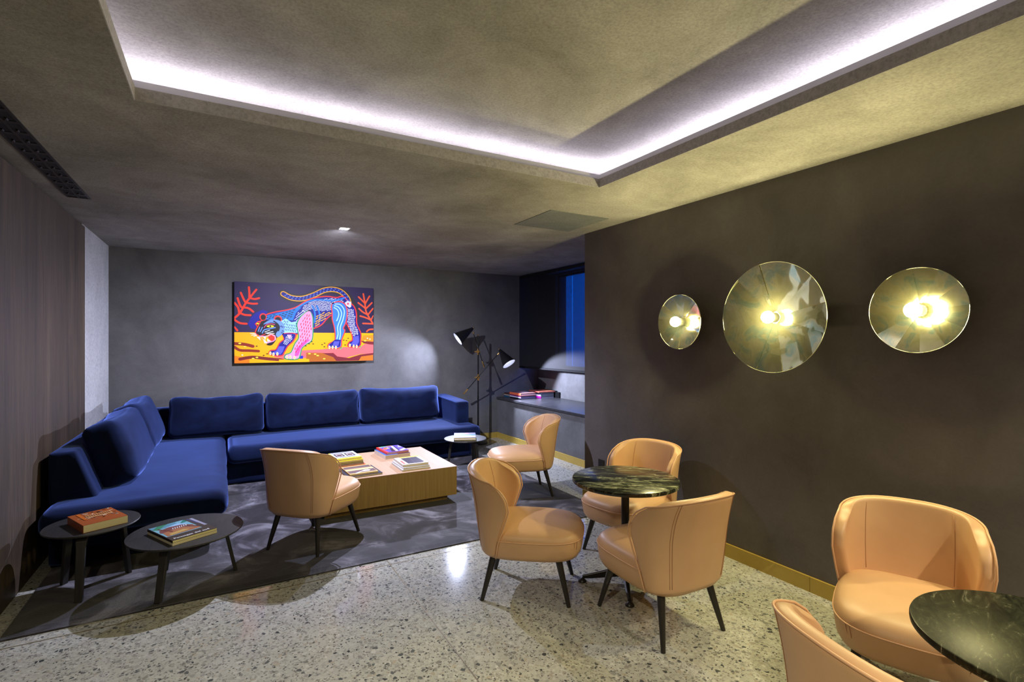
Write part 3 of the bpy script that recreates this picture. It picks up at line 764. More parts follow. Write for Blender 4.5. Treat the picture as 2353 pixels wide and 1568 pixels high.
def build_painting():
    t_ = thing('canvas_painting', 'large bright painting of a snarling blue panther on orange ground', 'painting', (0.138, YB, 1.232))
    W, Hh = ART_W/100, ART_H/100
    MB().box(0, W, -0.058, -0.016, 0, Hh).box(0.2, W-0.2, -0.017, 0.0, 0.2, Hh-0.2).build('canvas', paint((38, 34, 48)), t_)
    mats = []; idx = {}; out = MB(); lay = [0]
    def mi(c):
        if c not in idx: idx[c] = len(mats); mats.append(paint(c, 0.5))
        return idx[c]
    Z = lambda: -0.0585-0.00003*lay[0]
    cl_ = lambda p: (min(max(p[0], 0), W), min(max(p[1], 0), Hh))
    def smooth_path(P, n=6):
        if len(P) < 3: return P
        o = []
        for i in range(len(P)-1):
            p0, p1, p2, p3 = P[max(i-1, 0)], P[i], P[i+1], P[min(i+2, len(P)-1)]
            for k in range(n):
                u = k/n; o.append(tuple(0.5*(2*b_+(c_-a_)*u+(2*a_-5*b_+4*c_-d_)*u*u+(3*b_-a_-3*c_+d_)*u**3) for a_, b_, c_, d_ in zip(p0, p1, p2, p3)))
        return o+[P[-1]]
    def stroke(c, w, P, sm=True):
        Q = smooth_path(P) if sm else P
        L_, R_ = [], []
        for i, p in enumerate(Q):
            a_ = Q[max(i-1, 0)]; b_ = Q[min(i+1, len(Q)-1)]
            dx, dz = b_[0]-a_[0], b_[1]-a_[1]; l = math.hypot(dx, dz) or 1
            L_.append(cl_((p[0]-dz/l*w/2, p[1]+dx/l*w/2))); R_.append(cl_((p[0]+dz/l*w/2, p[1]-dx/l*w/2)))
        v = [(x, Z(), z) for x, z in L_+R_]; n = len(Q)
        out.add(v, [(i, n+i, n+i+1, i+1) for i in range(n-1)], mi(c))
    def poly(c, P):
        bm = bmesh.new(); vs = [bm.verts.new((*cl_(p), 0)) for p in P]
        try: bm.faces.new(vs)
        except ValueError: bm.free(); return
        bmesh.ops.triangulate(bm, faces=bm.faces[:]); bm.verts.index_update()
        fs = []
        for f in bm.faces:
            q = [x.index for x in f.verts]
            fs.append(tuple(q if f.normal.z > 0 else q[::-1]))
        out.add([(x.co.x, Z(), x.co.y) for x in bm.verts], fs, mi(c)); bm.free()
    def inside(x, y, P):
        r = False; j = len(P)-1
        for i in range(len(P)):
            if (P[i][1] > y) != (P[j][1] > y) and x < (P[j][0]-P[i][0])*(y-P[i][1])/(P[j][1]-P[i][1])+P[i][0]: r = not r
            j = i
        return r
    rnd = random.Random(3)
    poly((44, 33, 72), [(0, 0), (W, 0), (W, Hh), (0, Hh)])
    for kind, c, prm, pts in ART:
        lay[0] += 1
        P = [(a_/100, b_/100) for a_, b_ in pts]
        if kind == 'P':
            if len(P) > 9 and not any(p[0] < 0.01 or p[0] > W-0.01 for p in P):
                Q = smooth_path([P[-1]]+P+[P[0], P[1]], 4); P = Q[4:-5]
            poly(c, P)
        elif kind == 'S':
            stroke(c, prm/100, P)
            lay[0] += 1
            if prm > 1.5:
                for q in (P[0], P[-1]):
                    poly(c, [(q[0]+prm/200*math.cos(k*0.524), q[1]+prm/200*math.sin(k*0.524)) for k in range(12)])
        elif kind == 'D':
            for q in P: poly(c, [(q[0]+prm[0]/100*math.cos(k*0.349), q[1]+prm[1]/100*math.sin(k*0.349)) for k in range(18)])
        else:
            ang, ln, w, sx, sy = prm; ln, w, sx, sy = ln/112, w/105, sx/122, sy/116
            ca, sa = math.cos(R(ang)), math.sin(R(ang))
            cx = sum(p[0] for p in P)/len(P); cy = sum(p[1] for p in P)/len(P)
            n = int(0.9/min(sx, sy))
            for i in range(-n, n+1):
                for j in range(-n, n+1):
                    u_, v_ = (i+0.5*(j % 2))*sx, j*sy
                    # grid is laid along the dash direction
                    if ang > 45: u_, v_ = j*sy, (i+0.5*(j % 2))*sx
                    x = cx+u_*ca-v_*sa+rnd.uniform(-.1, .1)*sx; y = cy+u_*sa+v_*ca+rnd.uniform(-.1, .1)*sy
                    if not inside(x, y, P): continue
                    a2 = R(ang)+rnd.uniform(-.18, .18)
                    dx, dy = math.cos(a2)*ln/2, math.sin(a2)*ln/2
                    if inside(x+dx, y+dy, P) and inside(x-dx, y-dy, P): stroke(c, w, [(x-dx, y-dy), (x+dx, y+dy)], False)
    out.build('painted_picture', mats, t_)
    return t_
build_painting()

# ------------------------------------------------------------------ rug
def build_rug():
    mb = MB(); x0, x1, y0, y1 = -0.965, 2.955, 3.475, 6.7; nx, ny = 60, 50; v = []; f = []
    for j in range(ny+1):
        for i in range(nx+1):
            x = x0+(x1-x0)*i/nx; y = y0+(y1-y0)*j/ny
            e = min(x-x0, x1-x, y-y0, y1-y); z = 0.013*min(1, (e/0.01)) if e < 0.01 else 0.013
            if e <= 0: z = 0.006
            v.append((x, y, z+0.0006*noise.noise(Vector((x*6, y*6, 0)))))
    f = [(j*(nx+1)+i, j*(nx+1)+i+1, (j+1)*(nx+1)+i+1, (j+1)*(nx+1)+i) for j in range(ny) for i in range(nx)]
    mb.add(v, f); mb.box(x0, x1, y0, y1, 0.0003, 0.008)
    o = mb.build('area_rug', M['rug'])
    return tag(o, 'large charcoal rug with a shimmering pile under the sofa and coffee table', 'rug')
build_rug()
RZ = 0.0135

# ------------------------------------------------------------------ sectional sofa
def build_sofa():
    s_ = thing('sectional_sofa', 'long royal blue velvet sectional sofa with a chaise on the left', 'sofa', (0, 0, RZ))
    V = M['velvet']
    b1 = soft_box(0.97, 2.60, 0.22, 0.03, 0, wr=0.003, n=(8, 16, 5)); b1.xf(Matrix.Translation((-0.50, 5.68, 0.115))); b1.build('base', V, s_, smooth=True)
    b2 = soft_box(2.80, 0.98, 0.20, 0.03, 0, wr=0.003, n=(20, 8, 5)); b2.xf(Matrix.Translation((1.42, 6.50, 0.105))); b2.build('base', V, s_, smooth=True)
    c1 = soft_box(1.05, 2.75, 0.185, 0.075, 0.018, wr=0.006, wscale=3, seed=1, n=(18, 32, 8)); c1.xf(Matrix.Translation((-0.48, 5.59, 0.318))); c1.build('chaise_cushion', V, s_, smooth=True)
    c2 = soft_box(2.86, 1.06, 0.18, 0.07, 0.016, wr=0.006, wscale=3, seed=2, n=(34, 16, 8)); c2.xf(Matrix.Translation((1.485, 6.44, 0.316))); c2.build('seat_cushion', V, s_, smooth=True)
    # back frame along the back wall
    k = soft_box(3.66, 0.16, 0.62, 0.04, 0, wr=0.003, n=(30, 6, 10)); k.xf(Matrix.Translation((0.83, 6.93, 0.43))); k.build('backrest', V, s_, smooth=True)
    # wedge back along the left wall, thick at the foot and thin at the top
    def tp(c):
        u = (c.z+0.17)/0.34
        w = 0.27-0.12*max(0, min(1, u))
        return Vector((-0.135+(c.x/0.27+0.5)*w, c.y, c.z))
    w_ = soft_box(0.27, 2.42, 0.36, 0.028, 0, wr=0.003, n=(6, 24, 10), taper=tp); w_.xf(Matrix.Translation((-0.87, 5.70, 0.555))); w_.build('backrest', V, s_, smooth=True)
    # right arm, top sloping down towards the front
    def ta(c):
        u = (c.y+0.39)/0.78
        z = c.z
        if c.z > 0: z = c.z*(0.80+0.20*min(1, max(0, u)**0.6))
        return Vector((c.x, c.y, z))
    a_ = soft_box(0.17, 0.80, 0.36, 0.045, 0.004, 0, wr=0.002, n=(6, 16, 10), taper=ta); a_.xf(Matrix.Translation((2.785, 6.59, 0.545))); a_.build('armrest', V, s_, smooth=True)
    return s_
build_sofa()
def cushion(w, h_, d, loc, rz, lean, label, seed):
    """loose back cushion: w wide, h high, d deep, standing on the seat, leaning back"""
    t_ = soft_box(w, d, h_, 0.075, 0.035, 1, wr=0.011, wscale=5.5, seed=seed, n=(20, 8, 14))
    # soft sag of the top edge and pinched corners
    for p in t_.v:
        p.z -= 0.012*math.cos(p.x/w*math.pi*2)*(p.z/h_+0.5)
        k = (abs(p.x)/(w/2))**4*(abs(p.z)/(h_/2))**4
        p.x *= 1+0.015*k
    t_.xf(Matrix.Rotation(lean, 4, 'X'))
    o = t_.build('back_cushion', M['velvet'], smooth=True)
    o.location = loc; o.rotation_euler = (0, 0, rz)
    return tag(o, label, 'cushion', 'loose velvet back cushions on the sofa')
cushion(0.93, 0.44, 0.22, (-0.03, 6.71, 0.652), 0, R(-10), 'blue velvet back cushion against the back wall, nearest the sofa corner', 1)
cushion(1.07, 0.43, 0.22, (0.995, 6.71, 0.650), 0, R(-10), 'middle blue velvet cushion of the three along the back wall', 2)
cushion(1.06, 0.44, 0.22, (2.085, 6.71, 0.655), 0, R(-10), 'blue velvet back cushion beside the sofa arm near the floor lamp', 3)
cushion(1.05, 0.48, 0.24, (-0.70, 5.205, 0.660), R(90), R(-18), 'large blue velvet cushion leaning at the front of the chaise', 4)
cushion(0.98, 0.48, 0.24, (-0.70, 6.25, 0.665), R(90), R(-18), 'blue velvet chaise cushion tucked into the corner of the sofa', 5)

# ------------------------------------------------------------------ coffee table
def build_coffee():
    t_ = thing('coffee_table', 'low rectangular oak coffee table with a recessed plinth in front of the sofa', 'coffee table', (1.30, 4.92, RZ))
    MB().box(-0.615, 0.615, -0.505, 0.50, 0.055, 0.314).build('body', M['oak_side'], t_, bevel=0.002)
    MB().box(-0.616, 0.616, -0.506, 0.501, 0.3135, 0.318).build('tabletop', M['oak_top'], t_)
    MB().box(-0.55, 0.55, -0.43, 0.43, 0.0, 0.056).build('plinth', M['oak_side'], t_)
    return t_
build_coffee()
CTZ = RZ+0.318

# ------------------------------------------------------------------ round low tables with three bentwood legs
def low_table(r, hgt, angs, loc, label):
    t_ = thing('side_table', label, 'side table', loc, 0, 'round black low tables')
    MB().lathe([(0.0001, hgt-0.014), (r-0.012, hgt-0.014), (r-0.002, hgt-0.009), (r, hgt-0.004), (r-0.002, hgt), (0.0001, hgt)], 72).build('tabletop', M['black_wood'], t_, smooth=True, autosmooth=35)
    for a_ in angs:
        a_ = R(a_); ca, sa = math.cos(a_), math.sin(a_)
        # bent strip: flat under the top, curving down to a straight splayed leg
        path = []
        rt = r*0.66; rf = r*0.86
        path.append((rt-0.16, hgt-0.022)); path.append((rt-0.04, hgt-0.022))
        for k in range(1, 6):
            q = k/6*math.pi/2
            path.append((rt-0.04+0.05*math.sin(q), hgt-0.022-0.05*(1-math.cos(q))))
        path.append((rt+0.014, hgt-0.085)); path.append((rf, 0.0))
        hw = 0.026; th = 0.021; rr = []
        for i, (x, z) in enumerate(path):
            p = path[max(i-1, 0)]; n_ = path[min(i+1, len(path)-1)]
            dx, dz = n_[0]-p[0], n_[1]-p[1]; l = math.hypot(dx, dz); nx, nz = -dz/l, dx/l
            if i == len(path)-1: nx, nz = 1, 0
            w = hw*(1.0 if i < 7 else 0.85) if i < len(path)-1 else hw*0.72
            ring = []
            for (a2, b2) in ((-1, -1), (1, -1), (1, 1), (-1, 1)):
                rad = x+nx*th/2*b2; zz = z+nz*th/2*b2; y = w*a2
                ring.append((rad*ca-y*sa, rad*sa+y*ca, max(0, zz)))
            rr.append(ring)
        MB().rings(rr).build('leg', M['black_wood'], t_, bevel=0.003)
    return t_
LOWT = [
    (0.236, 0.385, (-98, 142, 38), (-0.676, 3.95, RZ), 'round black side table holding the thick orange book, by the wood wall'),
    (0.311, 0.315, (-118, 120, 5), (-0.185, 3.755, RZ), 'wider, lower round black table with the landscape art book, in front of the chaise'),
    (0.241, 0.375, (168, -70, 35), (2.43, 5.36, RZ), 'small round black side table between sofa end and coffee table, far end'),
]
for a in LOWT: low_table(*a)

# ------------------------------------------------------------------ books
def book(w, d, h_, loc, rz, cover, label, pages=(226, 214, 176), name='book', group=None, deco=None, hard=True, spine=None, cat='book'):
    """w along x (spine on the -x side), d along y; stands on its base at z=0"""
    o = thing(name, label, cat, loc, rz, group)
    t = 0.0016 if not hard else 0.0028
    e = 0.003 if hard else 0.0
    mb = MB()
    mb.box(-w/2, w/2, -d/2, d/2, 0, t, 0).box(-w/2, w/2, -d/2, d/2, h_-t, h_, 0).box(-w/2, -w/2+t, -d/2, d/2, t, h_-t, 1)
    mb.build('cover', [paint(cover, 0.4), paint(spine or cover, 0.4)], o)
    MB().box(-w/2+t, w/2-e, -d/2+e, d/2-e, t, h_-t).build('pages', paint(pages, 0.9), o)
    if deco:
        mb = MB(); mats = []
        for k, (c, P) in enumerate(deco):
            mats.append(paint(c, 0.4))
            n = len(P)
            mb.add([((x-0.5)*w, (y-0.5)*d, h_+0.0001+0.00004*k) for x, y in P], [tuple(range(n))], k)
        pr = mb.build('cover_print', mats, o)
        # make every face look up
        bm = bmesh.new(); bm.from_mesh(pr.data)
        for f in bm.faces:
            if f.normal.z < 0: f.normal_flip()
        bm.to_mesh(pr.data); bm.free()
    return o
def rect(x0, y0, x1, y1): return [(x0, y0), (x1, y0), (x1, y1), (x0, y1)]

def title(parent, text, size, x, y, z, col, shear=0.0, rz=0.0):
    cu = bpy.data.curves.new('lettering', 'FONT'); cu.body = text; cu.size = size; cu.shear = shear; cu.offset = size*0.012
    tmp = bpy.data.objects.new('lettering', cu); COL.objects.link(tmp)
    dg = bpy.context.evaluated_depsgraph_get(); dg.update()
    me = bpy.data.meshes.new_from_object(tmp.evaluated_get(dg))
    bpy.data.objects.remove(tmp)
    me.materials.clear(); me.materials.append(paint(col, 0.4))
    o = bpy.data.objects.new('title_lettering', me); o.location = (x, y, z); o.rotation_euler = (0, 0, rz); o.parent = parent
    COL.objects.link(o); return o
TZ1 = RZ+0.385+0.0003; TZ2 = RZ+0.315+0.0003; TZ3 = RZ+0.375+0.0003; CZ = CTZ+0.0003; LZ = 0.6302
# orange book on the left side table
rnd = random.Random(5)
dc = []
for k in range(46):
    x, y = rnd.uniform(0.06, 0.90), rnd.uniform(0.30, 0.93); s_ = rnd.uniform(0.02, 0.07); t_ = rnd.uniform(0.02, 0.05)
    dc.append((rnd.choice([(225, 205, 180), (90, 45, 25), (200, 165, 125), (170, 95, 45), (120, 115, 110), (60, 30, 20)]), rect(x, y, min(0.95, x+s_*1.6), min(0.97, y+t_))))
dc.append(((196, 105, 38), rect(0.16, 0.38, 0.24, 0.95)))
dc.append(((205, 150, 95), rect(0.28, 0.48, 0.86, 0.72)))
for k in range(11): dc.append(((110, 60, 30), rect(0.30+0.05*k, 0.55, 0.33+0.05*k, 0.68)))
book(0.215, 0.27, 0.044, (-0.648, 3.925, TZ1), R(26), (160, 84, 40), 'thick paperback with an orange patterned cover on the left side table', deco=dc, hard=False)
# landscape art books on the wider table
book(0.245, 0.325, 0.0145, (-0.205, 3.70, TZ2), R(27), (235, 230, 205), 'thin pale book lying under the landscape art book on the wider black table', hard=False)
dc = [((120, 170, 185), rect(0.02, 0.15, 0.98, 0.99)), ((90, 140, 160), rect(0.02, 0.80, 0.6, 0.97)), ((60, 130, 95), [(0.02, 0.82), (0.2, 0.99), (0.45, 0.99), (0.3, 0.90), (0.12, 0.76)]),
      ((50, 120, 110), [(0.62, 0.80), (0.80, 0.99), (0.95, 0.97), (0.80, 0.84)]), ((150, 185, 215), [(0.30, 0.80), (0.60, 0.88), (0.75, 0.72), (0.40, 0.68)]),
      ((120, 75, 70), [(0.10, 0.70), (0.35, 0.78), (0.62, 0.74), (0.80, 0.58), (0.72, 0.40), (0.2, 0.42), (0.04, 0.55)]), ((165, 110, 75), [(0.08, 0.52), (0.4, 0.60), (0.78, 0.55), (0.82, 0.30), (0.06, 0.28)]),
      ((95, 60, 60), [(0.55, 0.62), (0.60, 0.66), (0.88, 0.40), (0.84, 0.34)]), ((110, 55, 40), [(0.10, 0.80), (0.14, 0.82), (0.30, 0.50), (0.26, 0.46)]), ((190, 160, 90), [(0.15, 0.40), (0.5, 0.46), (0.6, 0.36), (0.15, 0.30)]),
      ((72, 62, 55), rect(0.0, 0.0, 1.0, 0.26)), ((72, 62, 55), rect(0.82, 0.0, 1.0, 0.99)), ((150, 150, 170), rect(0.93, 0.35, 1.0, 0.95)), ((62, 68, 110), [(0.86, 0.95), (0.90, 0.99), (0.93, 0.60), (0.90, 0.55)])]
for k in range(7): dc.append(((215, 215, 220), [(0.34+0.05*k, 0.60), (0.36+0.05*k, 0.60), (0.40+0.05*k, 0.68), (0.38+0.05*k, 0.68)]))
pb = book(0.245, 0.325, 0.0145, (-0.206, 3.702, TZ2+0.0148), R(27), (40, 34, 32), 'art book with a painted landscape cover and white title, on the wider black table', pages=(230, 222, 170), deco=dc, hard=False)
title(pb, 'Paisatges del sud', 0.029, -0.105, -0.145, 0.0155, (240, 240, 238))
# coffee table, stack behind the chair
g = 'books on the oak coffee table'
X_, Y_ = 1.035, 5.02
z_ = CZ
for (h_, c, sp, lab, w, d, dx) in [(0.014, (215, 95, 70), (205, 85, 60), 'salmon red book at the bottom of the left stack on the coffee table', 0.27, 0.34, 0.0), (0.013, (120, 85, 70), None, 'brown book second from the bottom of the left stack on the coffee table', 0.255, 0.33, -0.005), (0.013, (60, 50, 50), None, 'dark book in the middle of the left stack on the coffee table', 0.25, 0.32, -0.008)]:
    book(w, d, h_, (X_+dx, Y_, z_), R(4), c, lab, group=g, spine=sp); z_ += h_+0.0004
dc = [((30, 30, 30), [(0.2, 0.12), (0.9, 0.16), (0.9, 0.13), (0.3, 0.07)]), ((40, 40, 40), rect(0.8, 0.2, 0.95, 0.3)), ((250, 250, 90), rect(0.1, 0.5, 0.9, 0.9))]
book(0.25, 0.31, 0.02, (X_-0.008, Y_, z_), R(4), (225, 215, 50), 'bright yellow book under the grey one on the left coffee table stack', group=g, deco=dc); z_ += 0.0204
dc = [((232, 225, 60), rect(0, 0, 1, 0.12)), ((170, 172, 178), rect(0.06, 0.14, 1, 1)), ((45, 45, 48), rect(0.12, 0.34, 0.46, 0.78)), ((165, 150, 150), rect(0.17, 0.40, 0.41, 0.72)), ((60, 48, 45), rect(0.20, 0.46, 0.38, 0.62)),
      ((45, 45, 48), rect(0.54, 0.34, 0.88, 0.78)), ((175, 160, 160), rect(0.59, 0.40, 0.83, 0.72)), ((60, 48, 45), rect(0.62, 0.46, 0.80, 0.62)), ((90, 90, 95), rect(0.1, 0.88, 0.9, 0.93)), ((60, 60, 60), rect(0.2, 0.2, 0.8, 0.24))]
book(0.235, 0.30, 0.02, (X_-0.01, Y_+0.005, z_), R(4), (225, 215, 60), 'grey and yellow book with two pictures, on top of the left coffee table stack', group=g, deco=dc)
# striped book on a dark one
dcd = [((58, 62, 72), rect(0, 0, 1, 1))]
book(0.30, 0.33, 0.014, (1.075, 4.625, CZ), R(3), (40, 44, 56), 'dark book lying under the striped book near the coffee table front edge', group=g, deco=dcd)
dc = [((205, 165, 105), rect(0, 0, 1, 1)), ((92, 78, 82), rect(0.02, 0.70, 0.98, 0.92)), ((100, 84, 86), rect(0.02, 0.10, 0.98, 0.42)), ((225, 190, 130), rect(0, 0.42, 1, 0.56)), ((120, 98, 92), rect(0, 0.62, 1, 0.70)),
      ((240, 240, 240), [(0.45, 0.22), (0.60, 0.34), (0.74, 0.36), (0.82, 0.28), (0.74, 0.18), (0.58, 0.18)]), ((120, 100, 100), [(0.56, 0.25), (0.68, 0.31), (0.76, 0.28), (0.68, 0.22)]), ((235, 235, 235), [(0.2, 0.08), (0.5, 0.26), (0.52, 0.22), (0.25, 0.05)])]
book(0.245, 0.30, 0.014, (1.070, 4.63, CZ+0.0144), R(3), (200, 160, 105), 'brown and cream striped book with a white figure, near the coffee table front edge', group=g, deco=dc)
# blue white block with geometric book
dc = [((30, 110, 185), rect(0, 0, 1, 1)), ((40, 34, 70), rect(0.5, 0.0, 1, 0.2))]
book(0.26, 0.33, 0.040, (1.525, 5.17, CZ), R(4), (215, 205, 198), 'thick pale book with a blue cover under the geometric one on the coffee table', pages=(205, 195, 185), group=g, deco=dc)
dc = [((92, 70, 190), rect(0, 0, 1, 1)), ((225, 60, 50), rect(0, 0, 0.10, 1)), ((120, 190, 160), [(0.1, 0.88), (0.6, 0.96), (0.55, 1.0), (0.1, 1.0)]), ((235, 95, 60), [(0.10, 0.55), (0.28, 0.85), (0.42, 0.70), (0.2, 0.45)]), ((250, 190, 90), [(0.28, 0.62), (0.40, 0.80), (0.46, 0.60)]),
      ((45, 38, 55), [(0.25, 0.05), (0.42, 0.62), (0.60, 0.60), (0.48, 0.05)]), ((225, 215, 235), [(0.44, 0.10), (0.62, 0.90), (0.72, 0.92), (0.56, 0.08)]), ((45, 40, 60), [(0.60, 0.16), (0.74, 0.90), (0.78, 0.90), (0.66, 0.16)]),
      ((235, 235, 245), [(0.62, 0.14), (0.98, 0.40), (0.98, 0.22), (0.70, 0.06)]), ((150, 145, 225), [(0.80, 0.60), (0.98, 0.98), (0.98, 0.55)]), ((240, 175, 80), rect(0.45, 0.95, 0.7, 1.0)), ((200, 60, 60), rect(0.45, 0.22, 0.52, 0.34))]
book(0.235, 0.30, 0.022, (1.53, 5.18, CZ+0.0404), R(5), (225, 60, 48), 'red spined book with a purple geometric cover on the coffee table', pages=(215, 180, 160), group=g, deco=dc)
# right stack
book(0.265, 0.335, 0.015, (1.54, 4.625, CZ), R(0), (192, 190, 188), 'white book at the bottom of the right coffee table stack', group=g)
book(0.250, 0.325, 0.015, (1.542, 4.63, CZ+0.0154), R(1), (200, 200, 205), 'silver grey book in the middle of the right coffee table stack', group=g)
dc = [((196, 190, 178), rect(0, 0, 1, 1)), ((235, 205, 60), rect(0.2, 0.90, 1, 1)), ((58, 48, 62), [(0.24, 0.10), (0.22, 0.86), (0.86, 0.90), (0.90, 0.20), (0.80, 0.08)]), ((225, 75, 50), [(0.5, 0.03), (0.94, 0.12), (0.96, 0.18), (0.80, 0.10)]), ((110, 98, 112), [(0.5, 0.10), (0.51, 0.10), (0.58, 0.88), (0.57, 0.88)])]
for k in range(7): dc.append(((205, 45, 40), rect(0.07, 0.12+0.062*k, 0.15, 0.165+0.062*k)))
book(0.240, 0.305, 0.022, (1.545, 4.635, CZ+0.0308), R(-1), (195, 188, 178), 'white book with a dark picture and red lettering, topping the right coffee table stack', group=g, deco=dc)
# far side table
book(0.245, 0.30, 0.014, (2.42, 5.345, TZ3), R(-24), (190, 190, 200), 'white book underneath the blue striped one on the far side table', group='books on the far side table', spine=(70, 90, 190))
dc = [((110, 110, 155), rect(0, 0, 1, 1)), ((35, 125, 165), rect(0, 0.42, 1, 0.62)), ((190, 190, 205), rect(0.12, 0.10, 0.98, 0.36)), ((205, 110, 105), [(0.40, 0.66), (0.52, 0.92), (0.74, 0.92), (0.70, 0.70)]), ((60, 45, 60), rect(0.66, 0.86, 0.74, 0.94)), ((200, 100, 100), [(0.14, 0.10), (0.24, 0.26), (0.34, 0.08)]), ((150, 70, 75), rect(0.45, 0.06, 0.95, 0.11)), ((215, 215, 240), rect(0.2, 0.34, 0.8, 0.40))]
book(0.245, 0.30, 0.024, (2.415, 5.34, TZ3+0.0144), R(-24), (190, 190, 200), 'book with blue and white bands on its cover on the far side table', group='books on the far side table', deco=dc)
# books on the stone ledge
g = 'books piled on the stone ledge'
book(0.19, 0.17, 0.026, (3.945, 6.945, LZ), 0, (30, 80, 110), 'blue book at the bottom of the leftmost low pile on the stone ledge', group=g)
book(0.19, 0.17, 0.018, (3.943, 6.945, LZ+0.0264), 0, (165, 145, 130), 'grey brown book in the leftmost low pile on the stone ledge', group=g)
book(0.19, 0.17, 0.020, (3.945, 6.945, LZ+0.0448), 0, (45, 30, 28), 'dark book with orange marks topping the leftmost low pile on the ledge', group=g, deco=[((215, 90, 40), rect(0.05, 0.1, 0.3, 0.5)), ((220, 100, 50), rect(0.5, 0.1, 0.7, 0.4))], spine=(60, 35, 30))
z_ = LZ
for h_, c, sp, lab, w, dx in [(0.020, (20, 20, 26), (24, 24, 34), 'black book at the bottom of the front pile on the stone ledge', 0.26, 0), (0.020, (40, 42, 110), (225, 225, 240), 'white spined book second in the front pile on the stone ledge', 0.262, 0.002), (0.017, (110, 30, 95), (130, 40, 110), 'plum coloured book under the orange one on the stone ledge', 0.25, -0.003)]:
    o = book(w, 0.33, h_, (3.975+dx, 6.675, z_), 0, c, lab, group=g, spine=sp, pages=(120, 112, 112)); z_ += h_+0.0004
book(0.262, 0.335, 0.036, (3.973, 6.673, z_), 0, (150, 80, 75), 'thick book with a coral orange spine topping the front pile on the stone ledge', group=g, spine=(235, 110, 70), pages=(125, 95, 100),
     deco=[((160, 110, 105), rect(0, 0, 1, 1)), ((225, 190, 180), [(0.25, 0.2), (0.5, 0.7), (0.9, 0.8), (0.8, 0.3)]), ((90, 55, 60), rect(0.05, 0.7, 0.5, 0.95))])
z_ = LZ
for h_, c, sp, lab in [(0.030, (70, 60, 80), (170, 30, 150), 'book with a magenta spine at the bottom of the right pile on the ledge'), (0.018, (90, 90, 100), (225, 215, 235), 'book with a white spine second in the right pile on the ledge'), (0.018, (60, 62, 72), (90, 80, 100), 'slate grey book in the middle of the right pile on the ledge'), (0.020, (60, 80, 90), (100, 205, 225), 'book with a light cyan spine in the right pile on the ledge')]:
    book(0.23, 0.31, h_, (4.33, 6.67, z_), R(-3), c, lab, group=g, spine=sp, pages=(95, 98, 112)); z_ += h_+0.0004
book(0.28, 0.33, 0.015, (4.32, 6.675, z_), R(-3), (175, 85, 70), 'wide book with a coral and brown cover topping the right pile on the ledge', group=g, pages=(100, 95, 105),
     deco=[((205, 110, 85), rect(0, 0, 1, 1)), ((80, 45, 45), [(0.2, 0.6), (0.5, 0.9), (0.7, 0.7), (0.4, 0.5)]), ((235, 150, 110), rect(0.5, 0.1, 0.95, 0.4))])
be = MB().box(4.462, 4.49, 6.50, 6.93, LZ, LZ+0.105).box(4.462, 4.49, 6.42, 6.5, LZ, LZ+0.09).build('bookend', M['black_metal'], bevel=0.003)
tag(be, 'black low bookend at the right end of the piles on the stone ledge', 'bookend')


# ------------------------------------------------------------------ cafe chairs in peach leather
def chair_geo():
    tip = [(0, -0.165, 0.262, 0.246), (0.15, -0.150, 0.35, 0.262), (0.32, -0.115, 0.45, 0.275), (0.5, -0.085, 0.54, 0.284), (0.68, -0.097, 0.605, 0.284), (0.85, -0.138, 0.655, 0.278), (1, -0.195, 0.692, 0.266)]
    cen = [(0, -0.280, 0.262), (0.3, -0.312, 0.42), (0.6, -0.340, 0.59), (1, -0.370, 0.742)]
    def itp(T, b):
        for p, q in zip(T, T[1:]):
            if b <= q[0]+1e-9:
                u = (b-p[0])/(q[0]-p[0]); return [a+(c-a)*u for a, c in zip(p[1:], q[1:])]
        return list(T[-1][1:])
    NA, NB = 28, 14; O = []
    for j in range(NB+1):
        b_ = j/NB; xt, zt, w = itp(tip, b_); xc, zc = itp(cen, b_)
        row = []
        for i in range(NA+1):
            th = (2*i/NA-1)*math.pi/2; s_, c_ = math.sin(th), abs(math.cos(th))
            n = 2/2.4
            y = w*math.copysign(abs(s_)**n, s_); x = xt+(xc-xt)*c_**n; z = zt+(zc-zt)*c_**0.86
            row.append((x, y, z))
        O.append(row)
    return O
def chair_seat_rings():
    rr = []
    for z, s_ in [(0.252, 0.86), (0.256, 0.92), (0.28, 0.965), (0.32, 0.99), (0.362, 1.0), (0.372, 0.995), (0.392, 0.965), (0.410, 0.90), (0.422, 0.78), (0.430, 0.55), (0.433, 0.25)]:
        ring = []
        for k in range(56):
            a_ = 2*math.pi*k/56; c_, q = math.cos(a_), math.sin(a_)
            n = 2/3.6
            x = math.copysign(abs(c_)**n, c_); y = math.copysign(abs(q)**n, q)
            hx = 0.30; hy = 0.262
            xx = 0.012+x*hx*s_+(0.018*(1-y*y) if x > 0 else 0)*s_
            ring.append((xx, y*hy*s_*(1-0.03*max(0, x)), z))
        rr.append(ring)
    return rr
